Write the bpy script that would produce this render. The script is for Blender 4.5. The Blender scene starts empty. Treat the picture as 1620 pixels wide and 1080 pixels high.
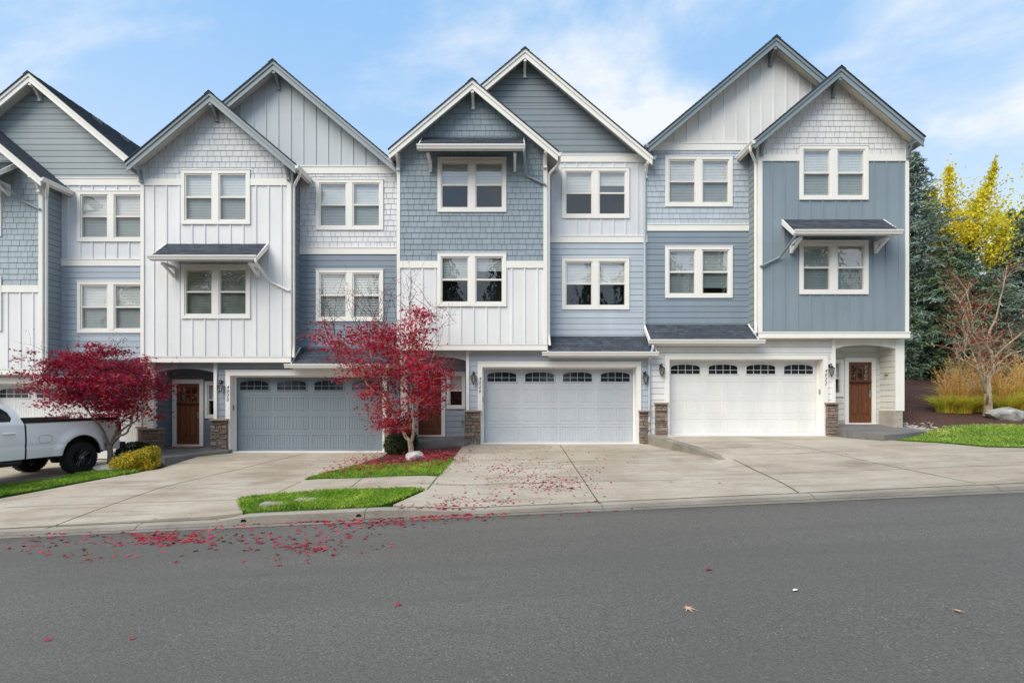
import bpy, bmesh, math, random
import numpy as np
from mathutils import Vector, Matrix

random.seed(7); rng = np.random.default_rng(7)
SC = bpy.context.scene
COL = SC.collection
F, CX, HY = 810.0, 810.0, 630.0          # focal length, centre column and horizon row of the photograph (1620 wide)

# ------------------------------------------------------------------ materials
def S(r, g, b, k=1.0):
    def f(c):
        c = c / 255.0
        return (c / 12.92 if c <= .04045 else ((c + .055) / 1.055) ** 2.4) * k
    return (f(r), f(g), f(b), 1.0)

def nn(nt, t, loc=(0, 0), **kw):
    n = nt.nodes.new(t); n.location = loc
    for k, v in kw.items(): setattr(n, k, v)
    return n

def mat(name, col, rough=.6, var=.05, nscale=2.5, isl=0.0, bump=0.0, bscale=60, spec=.35, metal=0.0,
        stretch=(1, 1, 1), col2=None, coat=0.0, trans=0.0, thr=(.3, .7), hue=0.0, detail=4):
    m = bpy.data.materials.new(name); m.use_nodes = True
    nt = m.node_tree; bs = nt.nodes['Principled BSDF']; L = nt.links.new
    bs.inputs['Roughness'].default_value = rough
    bs.inputs['Specular IOR Level'].default_value = spec
    bs.inputs['Metallic'].default_value = metal
    if coat: bs.inputs['Coat Weight'].default_value = coat; bs.inputs['Coat Roughness'].default_value = .05
    tc = nn(nt, 'ShaderNodeTexCoord'); mp = nn(nt, 'ShaderNodeMapping')
    mp.inputs['Scale'].default_value = stretch
    L(tc.outputs['Object'], mp.inputs['Vector'])
    no = nn(nt, 'ShaderNodeTexNoise'); no.inputs['Scale'].default_value = nscale; no.inputs['Detail'].default_value = detail
    L(mp.outputs['Vector'], no.inputs['Vector'])
    rp = nn(nt, 'ShaderNodeMapRange'); rp.inputs['From Min'].default_value = thr[0]; rp.inputs['From Max'].default_value = thr[1]
    L(no.outputs['Fac'], rp.inputs['Value'])
    mx = nn(nt, 'ShaderNodeMix', data_type='RGBA'); mx.clamp_factor = True
    a, b = mx.inputs[6], mx.inputs[7]
    if col2 is None:
        a.default_value = tuple(c * (1 - var) for c in col[:3]) + (1,)
        b.default_value = tuple(min(1, c * (1 + var)) for c in col[:3]) + (1,)
    else:
        a.default_value = col; b.default_value = col2
    L(rp.outputs['Result'], mx.inputs[0])
    out = mx.outputs[2]
    if isl or hue:
        ge = nn(nt, 'ShaderNodeNewGeometry'); hs = nn(nt, 'ShaderNodeHueSaturation')
        if isl:
            r2 = nn(nt, 'ShaderNodeMapRange'); r2.inputs['To Min'].default_value = 1 - isl; r2.inputs['To Max'].default_value = 1 + isl
            L(ge.outputs['Random Per Island'], r2.inputs['Value']); L(r2.outputs['Result'], hs.inputs['Value'])
        if hue:
            m3 = nn(nt, 'ShaderNodeMath', operation='MULTIPLY'); m3.inputs[1].default_value = 7.31
            m4 = nn(nt, 'ShaderNodeMath', operation='FRACT'); L(ge.outputs['Random Per Island'], m3.inputs[0]); L(m3.outputs[0], m4.inputs[0])
            r3 = nn(nt, 'ShaderNodeMapRange'); r3.inputs['To Min'].default_value = .5 - hue; r3.inputs['To Max'].default_value = .5 + hue
            L(m4.outputs[0], r3.inputs['Value']); L(r3.outputs['Result'], hs.inputs['Hue'])
        L(out, hs.inputs['Color']); out = hs.outputs['Color']
    L(out, bs.inputs['Base Color'])
    if bump:
        n2 = nn(nt, 'ShaderNodeTexNoise'); n2.inputs['Scale'].default_value = bscale; n2.inputs['Detail'].default_value = 3
        L(mp.outputs['Vector'], n2.inputs['Vector'])
        bp = nn(nt, 'ShaderNodeBump'); bp.inputs['Strength'].default_value = bump; bp.inputs['Distance'].default_value = .02
        L(n2.outputs['Fac'], bp.inputs['Height']); L(bp.outputs['Normal'], bs.inputs['Normal'])
    if trans:
        tr = nn(nt, 'ShaderNodeBsdfTranslucent'); L(out, tr.inputs['Color'])
        ms = nn(nt, 'ShaderNodeMixShader'); ms.inputs[0].default_value = trans
        L(bs.outputs[0], ms.inputs[1]); L(tr.outputs[0], ms.inputs[2])
        L(ms.outputs[0], nt.nodes['Material Output'].inputs['Surface'])
    return m

def glass_mat(name, tint, refl0=.10, refl1=.75, ripple=.0, rough=.01):
    m = bpy.data.materials.new(name); m.use_nodes = True
    nt = m.node_tree; nt.nodes.remove(nt.nodes['Principled BSDF']); L = nt.links.new
    tr = nn(nt, 'ShaderNodeBsdfTransparent'); tr.inputs['Color'].default_value = tint
    gl = nn(nt, 'ShaderNodeBsdfGlossy'); gl.inputs['Roughness'].default_value = rough
    lw = nn(nt, 'ShaderNodeLayerWeight'); lw.inputs['Blend'].default_value = .25
    mr = nn(nt, 'ShaderNodeMapRange'); mr.inputs['To Min'].default_value = refl0; mr.inputs['To Max'].default_value = refl1
    pw = nn(nt, 'ShaderNodeMath', operation='POWER'); pw.inputs[1].default_value = 4.0; lw.inputs['Blend'].default_value = .5
    L(lw.outputs['Facing'], pw.inputs[0]); L(pw.outputs[0], mr.inputs['Value'])
    mx = nn(nt, 'ShaderNodeMixShader'); L(mr.outputs['Result'], mx.inputs[0])
    L(tr.outputs[0], mx.inputs[1]); L(gl.outputs[0], mx.inputs[2])
    if ripple:
        tc = nn(nt, 'ShaderNodeTexCoord'); no = nn(nt, 'ShaderNodeTexNoise'); no.inputs['Scale'].default_value = 3.5
        L(tc.outputs['Object'], no.inputs['Vector'])
        bp = nn(nt, 'ShaderNodeBump'); bp.inputs['Strength'].default_value = ripple; bp.inputs['Distance'].default_value = .05
        L(no.outputs['Fac'], bp.inputs['Height']); L(bp.outputs['Normal'], gl.inputs['Normal'])
    L(mx.outputs[0], nt.nodes['Material Output'].inputs['Surface'])
    return m

MC = {}
def paint(rgb, isl=.045, k=.93):
    key = (rgb, isl)
    if key not in MC:
        g_ = sum(rgb) / 3; q_ = tuple(min(255, (g_ + (c - g_) * .71) * m_) for c, m_ in zip(rgb, (1.015, 1.016, 1.012)))
        MC[key] = mat('paint_%d_%d_%d' % rgb, S(*q_, k=k), rough=.62, var=.065, nscale=1.5, isl=isl, bump=.06, bscale=90, stretch=(1, 1, .35))
    return MC[key]

WHITE = mat('white_trim_paint', S(241, 239, 234, .93), rough=.55, var=.03, nscale=1.1, bump=.04)
GAP = mat('siding_gap_shade', S(98, 108, 116), rough=.9)  # darker tone painted in for the shade between and under boards
GAPSHADEL = mat('pale_siding_gap_shade', S(158, 164, 172), rough=.9)  # same painted gap shade, paler for light walls
ROOF = mat('asphalt_shingle', S(76, 83, 93, .95), rough=.9, var=.22, nscale=9, isl=.22, bump=.5, bscale=160, spec=.2)
SOFFIT = mat('soffit_paint', S(205, 203, 198), rough=.7)
VINYL = mat('window_vinyl', S(226, 222, 216), rough=.45)
GLASS = glass_mat('window_glass', (.97, .995, .99, 1), .25, .9, ripple=.07)
SCREEN = glass_mat('window_screen_glass', (.62, .665, .67, 1), .12, .8, ripple=.08, rough=.03)
DOORGLASS = glass_mat('door_lite_glass', (.55, .55, .5, 1), .22, .9, ripple=.35, rough=.05)
GARGLASS = mat('garage_lite_glass', S(40, 42, 50), rough=.08, var=.5, nscale=3, spec=.7)  # opaque dark colour stands for the unlit garage behind the lites
ROOMSHADE = mat('unlit_room_grey', S(70, 72, 74), rough=.95, var=.3, nscale=1.5)  # dark grey paints in the shade of the room behind the window
BLIND = mat('blind_slat', S(250, 250, 247), rough=.6, isl=.02, trans=.2)
BLIND2 = mat('grey_blind_slat', S(206, 212, 214), rough=.6, isl=.05, trans=.2)
OLIVE = mat('olive_blind', S(170, 172, 156), rough=.7, var=.25, nscale=3)
STONE = mat('ledge_stone', S(144, 127, 117, .8), rough=.9, var=.32, nscale=9, isl=.30, bump=.8, bscale=35, hue=.025)
MORTAR = mat('stone_mortar', S(92, 82, 76), rough=.95, var=.2)
CAP = mat('stone_cap', S(176, 156, 138, .8), rough=.9, var=.15, nscale=6, bump=.4)
WOOD = mat('door_wood', S(84, 47, 28), rough=.42, nscale=5, stretch=(9, 9, .8), col2=S(124, 76, 50), bump=.15, bscale=12, spec=.45)
WOODDK = mat('door_wood_dark', S(62, 30, 18), rough=.5, nscale=5, stretch=(9, 9, .8), col2=S(90, 46, 27))
BLACK = mat('black_metal', S(38, 42, 48), rough=.45, spec=.5)
LAMPGL = glass_mat('lamp_glass', (.8, .8, .76, 1), .25, .9, rough=.15)
METAL = mat('brushed_metal', S(170, 170, 168), rough=.35, metal=.8)
KEYP = mat('keypad_plastic', S(150, 150, 146), rough=.6)

def concrete_mat(name, base, stain, dark):
    m = bpy.data.materials.new(name); m.use_nodes = True
    nt = m.node_tree; bs = nt.nodes['Principled BSDF']; L = nt.links.new
    bs.inputs['Roughness'].default_value = .85; bs.inputs['Specular IOR Level'].default_value = .25
    tc = nn(nt, 'ShaderNodeTexCoord')
    def noise(scale, stretch, detail=5, rough=.6, lo=.35, hi=.7):
        mp = nn(nt, 'ShaderNodeMapping'); mp.inputs['Scale'].default_value = stretch
        L(tc.outputs['Object'], mp.inputs['Vector'])
        n = nn(nt, 'ShaderNodeTexNoise'); n.inputs['Scale'].default_value = scale; n.inputs['Detail'].default_value = detail
        n.inputs['Roughness'].default_value = rough
        L(mp.outputs['Vector'], n.inputs['Vector'])
        r = nn(nt, 'ShaderNodeMapRange'); r.inputs['From Min'].default_value = lo; r.inputs['From Max'].default_value = hi
        L(n.outputs['Fac'], r.inputs['Value']); return n, r.outputs['Result']
    def mixc(fac, c1, c2, amount=1.0):
        x = nn(nt, 'ShaderNodeMix', data_type='RGBA'); x.clamp_factor = True
        mu = nn(nt, 'ShaderNodeMath', operation='MULTIPLY'); mu.inputs[1].default_value = amount; mu.use_clamp = True
        L(fac, mu.inputs[0]); L(mu.outputs[0], x.inputs[0])
        for s, c in ((6, c1), (7, c2)):
            if isinstance(c, tuple): x.inputs[s].default_value = c
            else: L(c, x.inputs[s])
        return x.outputs[2]
    _, f1 = noise(.55, (1, .8, 1), 6, .65, .38, .66)
    c = mixc(f1, base, stain, .85)
    _, f2 = noise(1.4, (.25, 1.6, 1), 7, .7, .50, .72)
    c = mixc(f2, c, dark, .75)
    _, f5 = noise(5.5, (.22, 2.2, 1), 6, .7, .50, .70)
    c = mixc(f5, c, stain, .75)
    _, f6 = noise(.9, (.5, .7, 1), 7, .7, .56, .70)
    c = mixc(f6, c, dark, .62)
    _, f3 = noise(26, (1, 1, 1), 4, .8, .52, .70)
    c = mixc(f3, c, dark, .35)
    n4, f4 = noise(95, (1, 1, 1), 2, .6, .56, .66)
    c = mixc(f4, c, tuple(min(1, v * 1.35) for v in base[:3]) + (1,), .5)
    L(c, bs.inputs['Base Color'])
    bp = nn(nt, 'ShaderNodeBump'); bp.inputs['Strength'].default_value = .35; bp.inputs['Distance'].default_value = .01
    L(n4.outputs['Fac'], bp.inputs['Height']); L(bp.outputs['Normal'], bs.inputs['Normal'])
    return m
CONC = concrete_mat('driveway_concrete', (.455, .405, .34, 1), (.31, .255, .19, 1), (.16, .12, .082, 1))
KERB = concrete_mat('kerb_concrete', (.36, .325, .28, 1), (.25, .22, .18, 1), (.10, .09, .075, 1))
WALK = concrete_mat('exposed_aggregate', (.19, .185, .18, 1), (.15, .145, .14, 1), (.07, .068, .066, 1))
FOUND = concrete_mat('foundation_concrete', (.47, .44, .38, 1), (.40, .36, .29, 1), (.26, .23, .19, 1))
JOINT = mat('joint_dark', S(62, 66, 48), rough=1, var=.3, nscale=6, col2=S(98, 108, 58))
APRON = concrete_mat('pale_apron', (.72, .70, .67, 1), (.62, .59, .55, 1), (.40, .37, .33, 1))

def asphalt():
    m = bpy.data.materials.new('asphalt'); m.use_nodes = True
    nt = m.node_tree; bs = nt.nodes['Principled BSDF']; L = nt.links.new
    bs.inputs['Roughness'].default_value = .82; bs.inputs['Specular IOR Level'].default_value = .3
    tc = nn(nt, 'ShaderNodeTexCoord')
    def noise(scale, detail, lo, hi, stretch=(1, 1, 1)):
        mp = nn(nt, 'ShaderNodeMapping'); mp.inputs['Scale'].default_value = stretch
        L(tc.outputs['Object'], mp.inputs['Vector'])
        n = nn(nt, 'ShaderNodeTexNoise'); n.inputs['Scale'].default_value = scale; n.inputs['Detail'].default_value = detail
        L(mp.outputs['Vector'], n.inputs['Vector'])
        r = nn(nt, 'ShaderNodeMapRange'); r.inputs['From Min'].default_value = lo; r.inputs['From Max'].default_value = hi
        L(n.outputs['Fac'], r.inputs['Value']); return n, r
    def mix(fac, a, b, amt=1.0):
        x = nn(nt, 'ShaderNodeMix', data_type='RGBA')
        mu = nn(nt, 'ShaderNodeMath', operation='MULTIPLY'); mu.inputs[1].default_value = amt; mu.use_clamp = True
        L(fac, mu.inputs[0]); L(mu.outputs[0], x.inputs[0])
        for s, c in ((6, a), (7, b)):
            if isinstance(c, tuple): x.inputs[s].default_value = c
            else: L(c, x.inputs[s])
        return x.outputs[2]
    _, r1 = noise(.35, 5, .35, .68, (.6, 1.2, 1))
    c = mix(r1.outputs[0], (.132, .122, .108, 1), (.164, .152, .136, 1))
    n2, r2 = noise(48, 6, .36, .66)
    c = mix(r2.outputs[0], c, (.060, .057, .053, 1), .75)
    vo = nn(nt, 'ShaderNodeTexVoronoi'); vo.inputs['Scale'].default_value = 34
    L(tc.outputs['Object'], vo.inputs['Vector'])
    sz = nn(nt, 'ShaderNodeMapRange'); sz.inputs['From Min'].default_value = .13; sz.inputs['From Max'].default_value = .22
    sz.inputs['To Min'].default_value = 1; sz.inputs['To Max'].default_value = 0
    L(vo.outputs['Distance'], sz.inputs['Value'])
    sp = nn(nt, 'ShaderNodeSeparateColor'); L(vo.outputs['Color'], sp.inputs[0])
    gt = nn(nt, 'ShaderNodeMapRange'); gt.inputs['From Min'].default_value = .45; gt.inputs['From Max'].default_value = 1.0
    L(sp.outputs[0], gt.inputs['Value'])
    mu = nn(nt, 'ShaderNodeMath', operation='MULTIPLY'); L(sz.outputs[0], mu.inputs[0]); L(gt.outputs[0], mu.inputs[1])
    c = mix(mu.outputs[0], c, (.55, .53, .50, 1), .55)
    _, r3 = noise(1.1, 6, .66, .78, (1, 2.2, 1))
    c = mix(r3.outputs[0], c, (.06, .058, .056, 1), .5)
    sy = nn(nt, 'ShaderNodeSeparateXYZ'); L(tc.outputs['Object'], sy.inputs[0])
    ed = nn(nt, 'ShaderNodeMapRange'); ed.inputs['From Min'].default_value = 8.1; ed.inputs['From Max'].default_value = 8.6; L(sy.outputs['Y'], ed.inputs['Value'])
    _, r5 = noise(3.0, 4, .3, .7, (.4, 1, 1)); me_ = nn(nt, 'ShaderNodeMath', operation='MULTIPLY'); L(ed.outputs[0], me_.inputs[0]); L(r5.outputs[0], me_.inputs[1])
    c = mix(me_.outputs[0], c, (.06, .054, .046, 1), .75)
    _, r6 = noise(.8, 3, .45, .65, (.08, 1.5, 1)); c = mix(r6.outputs[0], c, (.10, .094, .086, 1), .55)
    L(c, bs.inputs['Base Color'])
    bp = nn(nt, 'ShaderNodeBump'); bp.inputs['Strength'].default_value = .55; bp.inputs['Distance'].default_value = .012
    L(n2.outputs['Fac'], bp.inputs['Height']); L(bp.outputs['Normal'], bs.inputs['Normal'])
    return m
ASPH = asphalt()
MULCH = mat('bark_mulch', S(50, 34, 30), rough=1, nscale=22, detail=8, col2=S(104, 72, 62), bump=1.0, bscale=45, thr=(.38, .66))
SOIL = mat('soil', S(70, 58, 46), rough=1, nscale=6, col2=S(96, 84, 62), bump=.6)
TURF = mat('turf_base', S(62, 104, 22, .55), rough=1, nscale=5, col2=S(96, 136, 34, .55), bump=.8)
BLADE = mat('grass_blade', S(100, 154, 36, .85), rough=.75, nscale=1.6, col2=S(172, 200, 78, .95), isl=.42, trans=.3, hue=.02)
BLADE2 = mat('lawn_blade', S(128, 174, 48, .92), rough=.75, nscale=.8, col2=S(202, 212, 108, .98), isl=.42, trans=.3, hue=.02)
BARK = mat('maple_bark', S(140, 126, 112, .8), rough=.9, var=.3, nscale=9, bump=.6, bscale=30, stretch=(1, 1, .4))
BARKP = mat('pale_bark', S(196, 176, 152, .8), rough=.9, var=.3, nscale=8, bump=.5, bscale=30, stretch=(1, 1, .4))
BARKD = mat('dark_bark', S(74, 66, 60, .8), rough=.95, var=.3, nscale=9, bump=.8, bscale=20)
REDLEAF = mat('red_maple_leaf', S(142, 16, 44, .9), rough=.6, nscale=1.3, col2=S(206, 36, 74, .95), isl=.55, trans=.36, hue=.022, spec=.2)
REDLEAFD = mat('dark_red_maple_leaf', S(116, 18, 44, .85), rough=.6, nscale=1.3, col2=S(186, 34, 70, .95), isl=.6, trans=.34, hue=.026, spec=.2)
FALLEN = mat('fallen_red_leaf', S(138, 28, 48, .82), rough=.75, nscale=1.5, col2=S(190, 56, 78, .85), isl=.55, hue=.018, spec=.2)
BROWNLEAF = mat('bronze_leaf', S(156, 74, 50, .9), rough=.7, isl=.4, hue=.02, trans=.2)
BOX = mat('boxwood_leaf', S(42, 62, 34, .7), rough=.6, nscale=5, col2=S(70, 92, 46, .7), isl=.4, trans=.15)
YELBUSH = mat('yellow_shrub_leaf', S(128, 136, 34, .85), rough=.6, nscale=4, col2=S(216, 186, 44, .9), isl=.35, hue=.03, trans=.25)
YELTREE = mat('yellow_tree_leaf', S(196, 188, 44, 1.0), rough=.6, nscale=1.0, col2=S(254, 238, 84, 1.0), isl=.32, hue=.015, trans=.45)
NEEDLE = mat('blue_green_needle', S(82, 104, 92, .9), rough=.8, nscale=.7, col2=S(148, 166, 152, 1.0), isl=.35, trans=.1, hue=.02)
NEEDLE2 = mat('green_needle', S(70, 96, 70, .9), rough=.8, nscale=.7, col2=S(126, 148, 112, .95), isl=.35, trans=.1, hue=.02)
GRASSY = mat('ornamental_blade', S(186, 200, 74, 1.0), rough=.7, nscale=1.5, col2=S(246, 222, 92, 1.0), isl=.3, hue=.02, trans=.4)
PLUME = mat('grass_plume', S(212, 160, 92, .95), rough=.8, nscale=2, col2=S(238, 202, 138, .98), isl=.25, trans=.3)
ROCK = mat('grey_rock', S(128, 128, 126, .8), rough=.9, nscale=5, col2=S(186, 184, 178, .85), bump=.9, bscale=12)
PEBBLE = mat('pebble', S(170, 164, 156, .8), rough=.85, isl=.35, var=.1)

# ------------------------------------------------------------------ mesh builder
ORG = {}
class MB:
    def __init__(s): s.v, s.f, s.m = [], [], []
    def add(s, pts, faces, mi=0):
        b = len(s.v); s.v.extend([tuple(p) for p in pts])
        for f in faces: s.f.append(tuple(i + b for i in f)); s.m.append(mi)
    def poly(s, pts, mi=0): s.add(pts, [tuple(range(len(pts)))], mi)
    def box(s, x0, x1, y0, y1, z0, z1, mi=0):
        x0, x1 = min(x0, x1), max(x0, x1); y0, y1 = min(y0, y1), max(y0, y1); z0, z1 = min(z0, z1), max(z0, z1)
        s.add([(x0, y0, z0), (x1, y0, z0), (x1, y1, z0), (x0, y1, z0), (x0, y0, z1), (x1, y0, z1), (x1, y1, z1), (x0, y1, z1)],
              [(0, 3, 2, 1), (4, 5, 6, 7), (0, 1, 5, 4), (1, 2, 6, 5), (2, 3, 7, 6), (3, 0, 4, 7)], mi)
    def extrude(s, pts, off, mi=0):
        n = len(pts); o = Vector(off)
        q = [Vector(p) for p in pts] + [Vector(p) + o for p in pts]
        s.add(q, [tuple(range(n)), tuple(range(2 * n - 1, n - 1, -1))] + [(i, (i + 1) % n, n + (i + 1) % n, n + i) for i in range(n)], mi)
    def tube(s, path, r, n=8, mi=0, cap=True):
        P = [Vector(p) for p in path]; R = r if isinstance(r, (list, tuple)) else [r] * len(P)
        base = len(s.v); prev = None
        for i, p in enumerate(P):
            d = (P[min(i + 1, len(P) - 1)] - P[max(i - 1, 0)])
            if d.length < 1e-9: d = Vector((0, 0, 1))
            d.normalize()
            if prev is None:
                a = d.cross(Vector((0, 0, 1))) if abs(d.z) < .9 else d.cross(Vector((1, 0, 0)))
            else:
                a = prev - d * prev.dot(d)
            a.normalize(); prev = a; b = d.cross(a)
            for k in range(n):
                t = 2 * math.pi * k / n
                s.v.append(tuple(p + (a * math.cos(t) + b * math.sin(t)) * R[i]))
        for i in range(len(P) - 1):
            for k in range(n):
                k2 = (k + 1) % n
                s.f.append((base + i * n + k, base + i * n + k2, base + (i + 1) * n + k2, base + (i + 1) * n + k)); s.m.append(mi)
        if cap:
            s.f.append(tuple(base + k for k in range(n))[::-1]); s.m.append(mi)
            e = base + (len(P) - 1) * n
            s.f.append(tuple(e + k for k in range(n))); s.m.append(mi)
    def lathe(s, prof, c, n=16, axis='z', mi=0):
        base = len(s.v)
        for (r, h) in prof:
            for k in range(n):
                t = 2 * math.pi * k / n; a, b = r * math.cos(t), r * math.sin(t)
                s.v.append((c[0] + a, c[1] + b, c[2] + h) if axis == 'z' else (c[0] + a, c[1] + h, c[2] + b))
        for i in range(len(prof) - 1):
            for k in range(n):
                k2 = (k + 1) % n
                s.f.append((base + i * n + k, base + i * n + k2, base + (i + 1) * n + k2, base + (i + 1) * n + k)); s.m.append(mi)
    def obj(s, name, mats, parent=None, loc=None, smooth=False):
        if not isinstance(mats, (list, tuple)): mats = [mats]
        o0 = Vector(ORG[parent.name]) if parent else (Vector(loc) if loc else Vector((0, 0, 0)))
        me = bpy.data.meshes.new(name)
        me.from_pydata([(a - o0.x, b - o0.y, c - o0.z) for a, b, c in s.v], [], s.f)
        for m in mats: me.materials.append(m)
        if len(mats) > 1: me.polygons.foreach_set('material_index', s.m)
        if smooth: me.polygons.foreach_set('use_smooth', [True] * len(me.polygons))
        me.update()
        o = bpy.data.objects.new(name, me); COL.objects.link(o)
        if parent: o.parent = parent
        else: o.location = o0
        ORG[o.name] = tuple(o0)
        return o

def np_obj(name, verts, faces_n, mats, parent=None, loc=None, mi=None, smooth=False):
    """verts (N,3); faces_n: list of (start index array (M,k)) blocks"""
    o0 = np.array(ORG[parent.name]) if parent else np.array(loc if loc is not None else (0, 0, 0), float)
    me = bpy.data.meshes.new(name)
    v = (verts - o0).astype(np.float32)
    me.vertices.add(len(v)); me.vertices.foreach_set('co', v.ravel())
    tot = sum(b.size for b in faces_n); np_ = sum(len(b) for b in faces_n)
    me.loops.add(tot); me.polygons.add(np_)
    me.loops.foreach_set('vertex_index', np.concatenate([b.ravel() for b in faces_n]).astype(np.int32))
    sizes = np.concatenate([np.full(len(b), b.shape[1]) for b in faces_n])
    starts = np.concatenate([[0], np.cumsum(sizes)[:-1]]).astype(np.int32)
    me.polygons.foreach_set('loop_start', starts)
    if not isinstance(mats, (list, tuple)): mats = [mats]
    for m in mats: me.materials.append(m)
    if mi is not None: me.polygons.foreach_set('material_index', np.asarray(mi, np.int32))
    me.update(calc_edges=True); me.validate()
    o = bpy.data.objects.new(name, me); COL.objects.link(o)
    if parent: o.parent = parent
    else: o.location = o0
    ORG[o.name] = tuple(o0)
    return o

def tag(o, label=None, cat=None, group=None, kind=None):
    if label: o['label'] = label
    if cat: o['category'] = cat
    if group: o['group'] = group
    if kind: o['kind'] = kind
    return o
def thing(name, label, cat, loc, group=None):
    o = bpy.data.objects.new(name, None); COL.objects.link(o); o.location = loc
    o.empty_display_size = .3
    ORG[o.name] = tuple(loc)
    return tag(o, label, cat, group)
def structure(o): o['kind'] = 'structure'; return o

# ------------------------------------------------------------------ terrain
YB, YG, YM, YD, YP = 16.25, 16.53, 16.93, 16.83, 17.22   # bay front, garage wall, main wall, garage door, porch back wall
YE, YK = 8.60, 9.05                                       # asphalt edge, back of kerb
SPLIT = 4.47
SPL = [(8.95, 5.04), (9.9, 5.22), (10.95, 5.34), (12.0, 5.42), (13.1, 5.42), (14.0, 5.13), (15.0, 4.78), (15.9, 4.54), (16.4, 4.47)]
def split(y):
    if y <= SPL[0][0]: return SPL[0][1]
    for (a, x0), (b, x1) in zip(SPL[:-1], SPL[1:]):
        if y <= b: return x0 + (x1 - x0) * (y - a) / (b - a)
    return SPLIT
ZF = {1: -2.0, 2: -1.745, 3: -1.47, 4: -1.22}
def sm(a, b, x):
    t = min(1, max(0, (x - a) / (b - a))); return t * t * (3 - 2 * t)
def zc(x): return -1.964 + .045 * max(-45, min(45, x))
def kh(x): return .055 + .085 * sm(-5.3, -4.45, x) * (1 - sm(-2.3, -.7, x))
def zback(x, y=99):
    if x > split(y): return ZF[4] - .25 * (1 - sm(10.8, 14.2, y)) * (1 - sm(0, 4.5, x - split(y)))
    if x < -9.4: return ZF[1] + (ZF[2] - ZF[1]) * sm(-12.2, -9.4, x)
    return ZF[2] + (ZF[3] - ZF[2]) * sm(-4.0, -1.6, x)
def G(x, y):
    if y <= YK:
        if y <= YE: return zc(x) + .015 * min(4.2, max(0, YE - y))
        return zc(x) + (kh(x) if y > 8.92 else 0)
    t = min(1, (y - YK) / (16.5 - YK))
    e = 1.0 + .4 * (1 - sm(-4, -1, x))
    t2 = 1 - (1 - t) ** e
    z = (zc(x) + kh(x)) * (1 - t2) + zback(x, y) * t2
    if x > 10.2:                                           # lawn and bank on the right
        r = .14 * max(0, min(y, 16.3) - 13.3) + .19 * max(0, min(y, 28) - 16.3)
        z += (r + (.02 * max(0, min(x - 13, 20)) if y > 13.3 else 0)) * sm(11.6, 13.8, x)
    return z
def at(px, py, dz=0.0):
    a, b = (px - CX) / F, -(py - HY) / F
    y0 = 2.5
    f = lambda y: b * y - G(a * y, y)
    y1 = y0
    while y1 < 40 and f(y1) > 0: y0 = y1; y1 += .25
    for _ in range(30):
        m = (y0 + y1) / 2
        if f(m) > 0: y0 = m
        else: y1 = m
    return Vector((a * y0, y0, G(a * y0, y0) + dz))

def clip_poly(poly, a, b, c):            # keep a*x+b*y<=c
    out = []
    for i in range(len(poly)):
        p, q = poly[i], poly[(i + 1) % len(poly)]
        dp, dq = a * p[0] + b * p[1] - c, a * q[0] + b * q[1] - c
        if dp <= 0: out.append(p)
        if dp * dq < 0:
            t = dp / (dp - dq); out.append((p[0] + (q[0] - p[0]) * t, p[1] + (q[1] - p[1]) * t))
    return out
def sheet_mesh(mb, poly, dz, step=.5, skirt=0.0, mi=0, gf=G):
    """a sheet following the ground inside any simple polygon (x, y)"""
    bm = bmesh.new()
    vs = [bm.verts.new((x, y, 0)) for x, y in poly]
    bm.faces.new(vs); bm.normal_update()
    bmesh.ops.triangulate(bm, faces=bm.faces[:])
    xs = [p[0] for p in poly]; ys = [p[1] for p in poly]
    for axis, lo, hi in ((0, min(xs), max(xs)), (1, min(ys), max(ys))):
        k = math.floor(lo / step) * step
        while k < hi:
            co = (k, 0, 0) if axis == 0 else (0, k, 0); no = (1, 0, 0) if axis == 0 else (0, 1, 0)
            bmesh.ops.bisect_plane(bm, geom=bm.verts[:] + bm.edges[:] + bm.faces[:], plane_co=co, plane_no=no, dist=1e-5)
            k += step
    bm.verts.index_update()
    P = [(v.co.x, v.co.y, gf(v.co.x, v.co.y) + dz) for v in bm.verts]
    mb.add(P, [tuple(v.index for v in f.verts) if f.normal.z > 0 else tuple(v.index for v in f.verts)[::-1] for f in bm.faces], mi)
    if skirt:
        for e in bm.edges:
            if len(e.link_faces) == 1:
                a, b = P[e.verts[0].index], P[e.verts[1].index]
                mb.add([a, b, (b[0], b[1], b[2] - skirt), (a[0], a[1], a[2] - skirt)], [(0, 1, 2, 3)], mi)
    bm.free()
def W(pts): return [tuple(at(x, y)[:2]) for x, y in pts]

def frange(a, b, s):
    n = max(1, int(round((b - a) / s))); return [a + (b - a) * i / n for i in range(n + 1)]
def grid(name, xs, ys, fz, m):
    mb = MB(); nx = len(xs)
    mb.v = [(x, y, fz(x, y)) for y in ys for x in xs]
    for j in range(len(ys) - 1):
        for i in range(nx - 1):
            a = j * nx + i; mb.f.append((a, a + 1, a + nx + 1, a + nx)); mb.m.append(0)
    return mb.obj(name, m, smooth=True)
def Gbase(x, y):
    if y < -.9: return zc(x) + .05
    return G(x, y) - .09 - (.1 if y < 9.2 else 0) - (.3 if 2.5 < x < 7.5 and 9.3 < y < 17.5 else 0)
structure(grid('ground', [-400, -150, -80] + frange(-50, 50, 1.0) + [80, 150, 400],
     [-400, -120, -40, -12, -5, -1.0, -.9, 3, 6, 8.8] + frange(9.2, 17.2, .5) + [20, 24, 28, 34, 45, 80, 160, 500], Gbase, SOIL))
structure(grid('road', [-300, -120, -60] + frange(-46, 46, 1) + [60, 120, 300], [-.8, .5, 2, 3.2, 4.4, 5.5, 6.5, 7.5, 8.2, YE], lambda x, y: G(x, y), ASPH))
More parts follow.
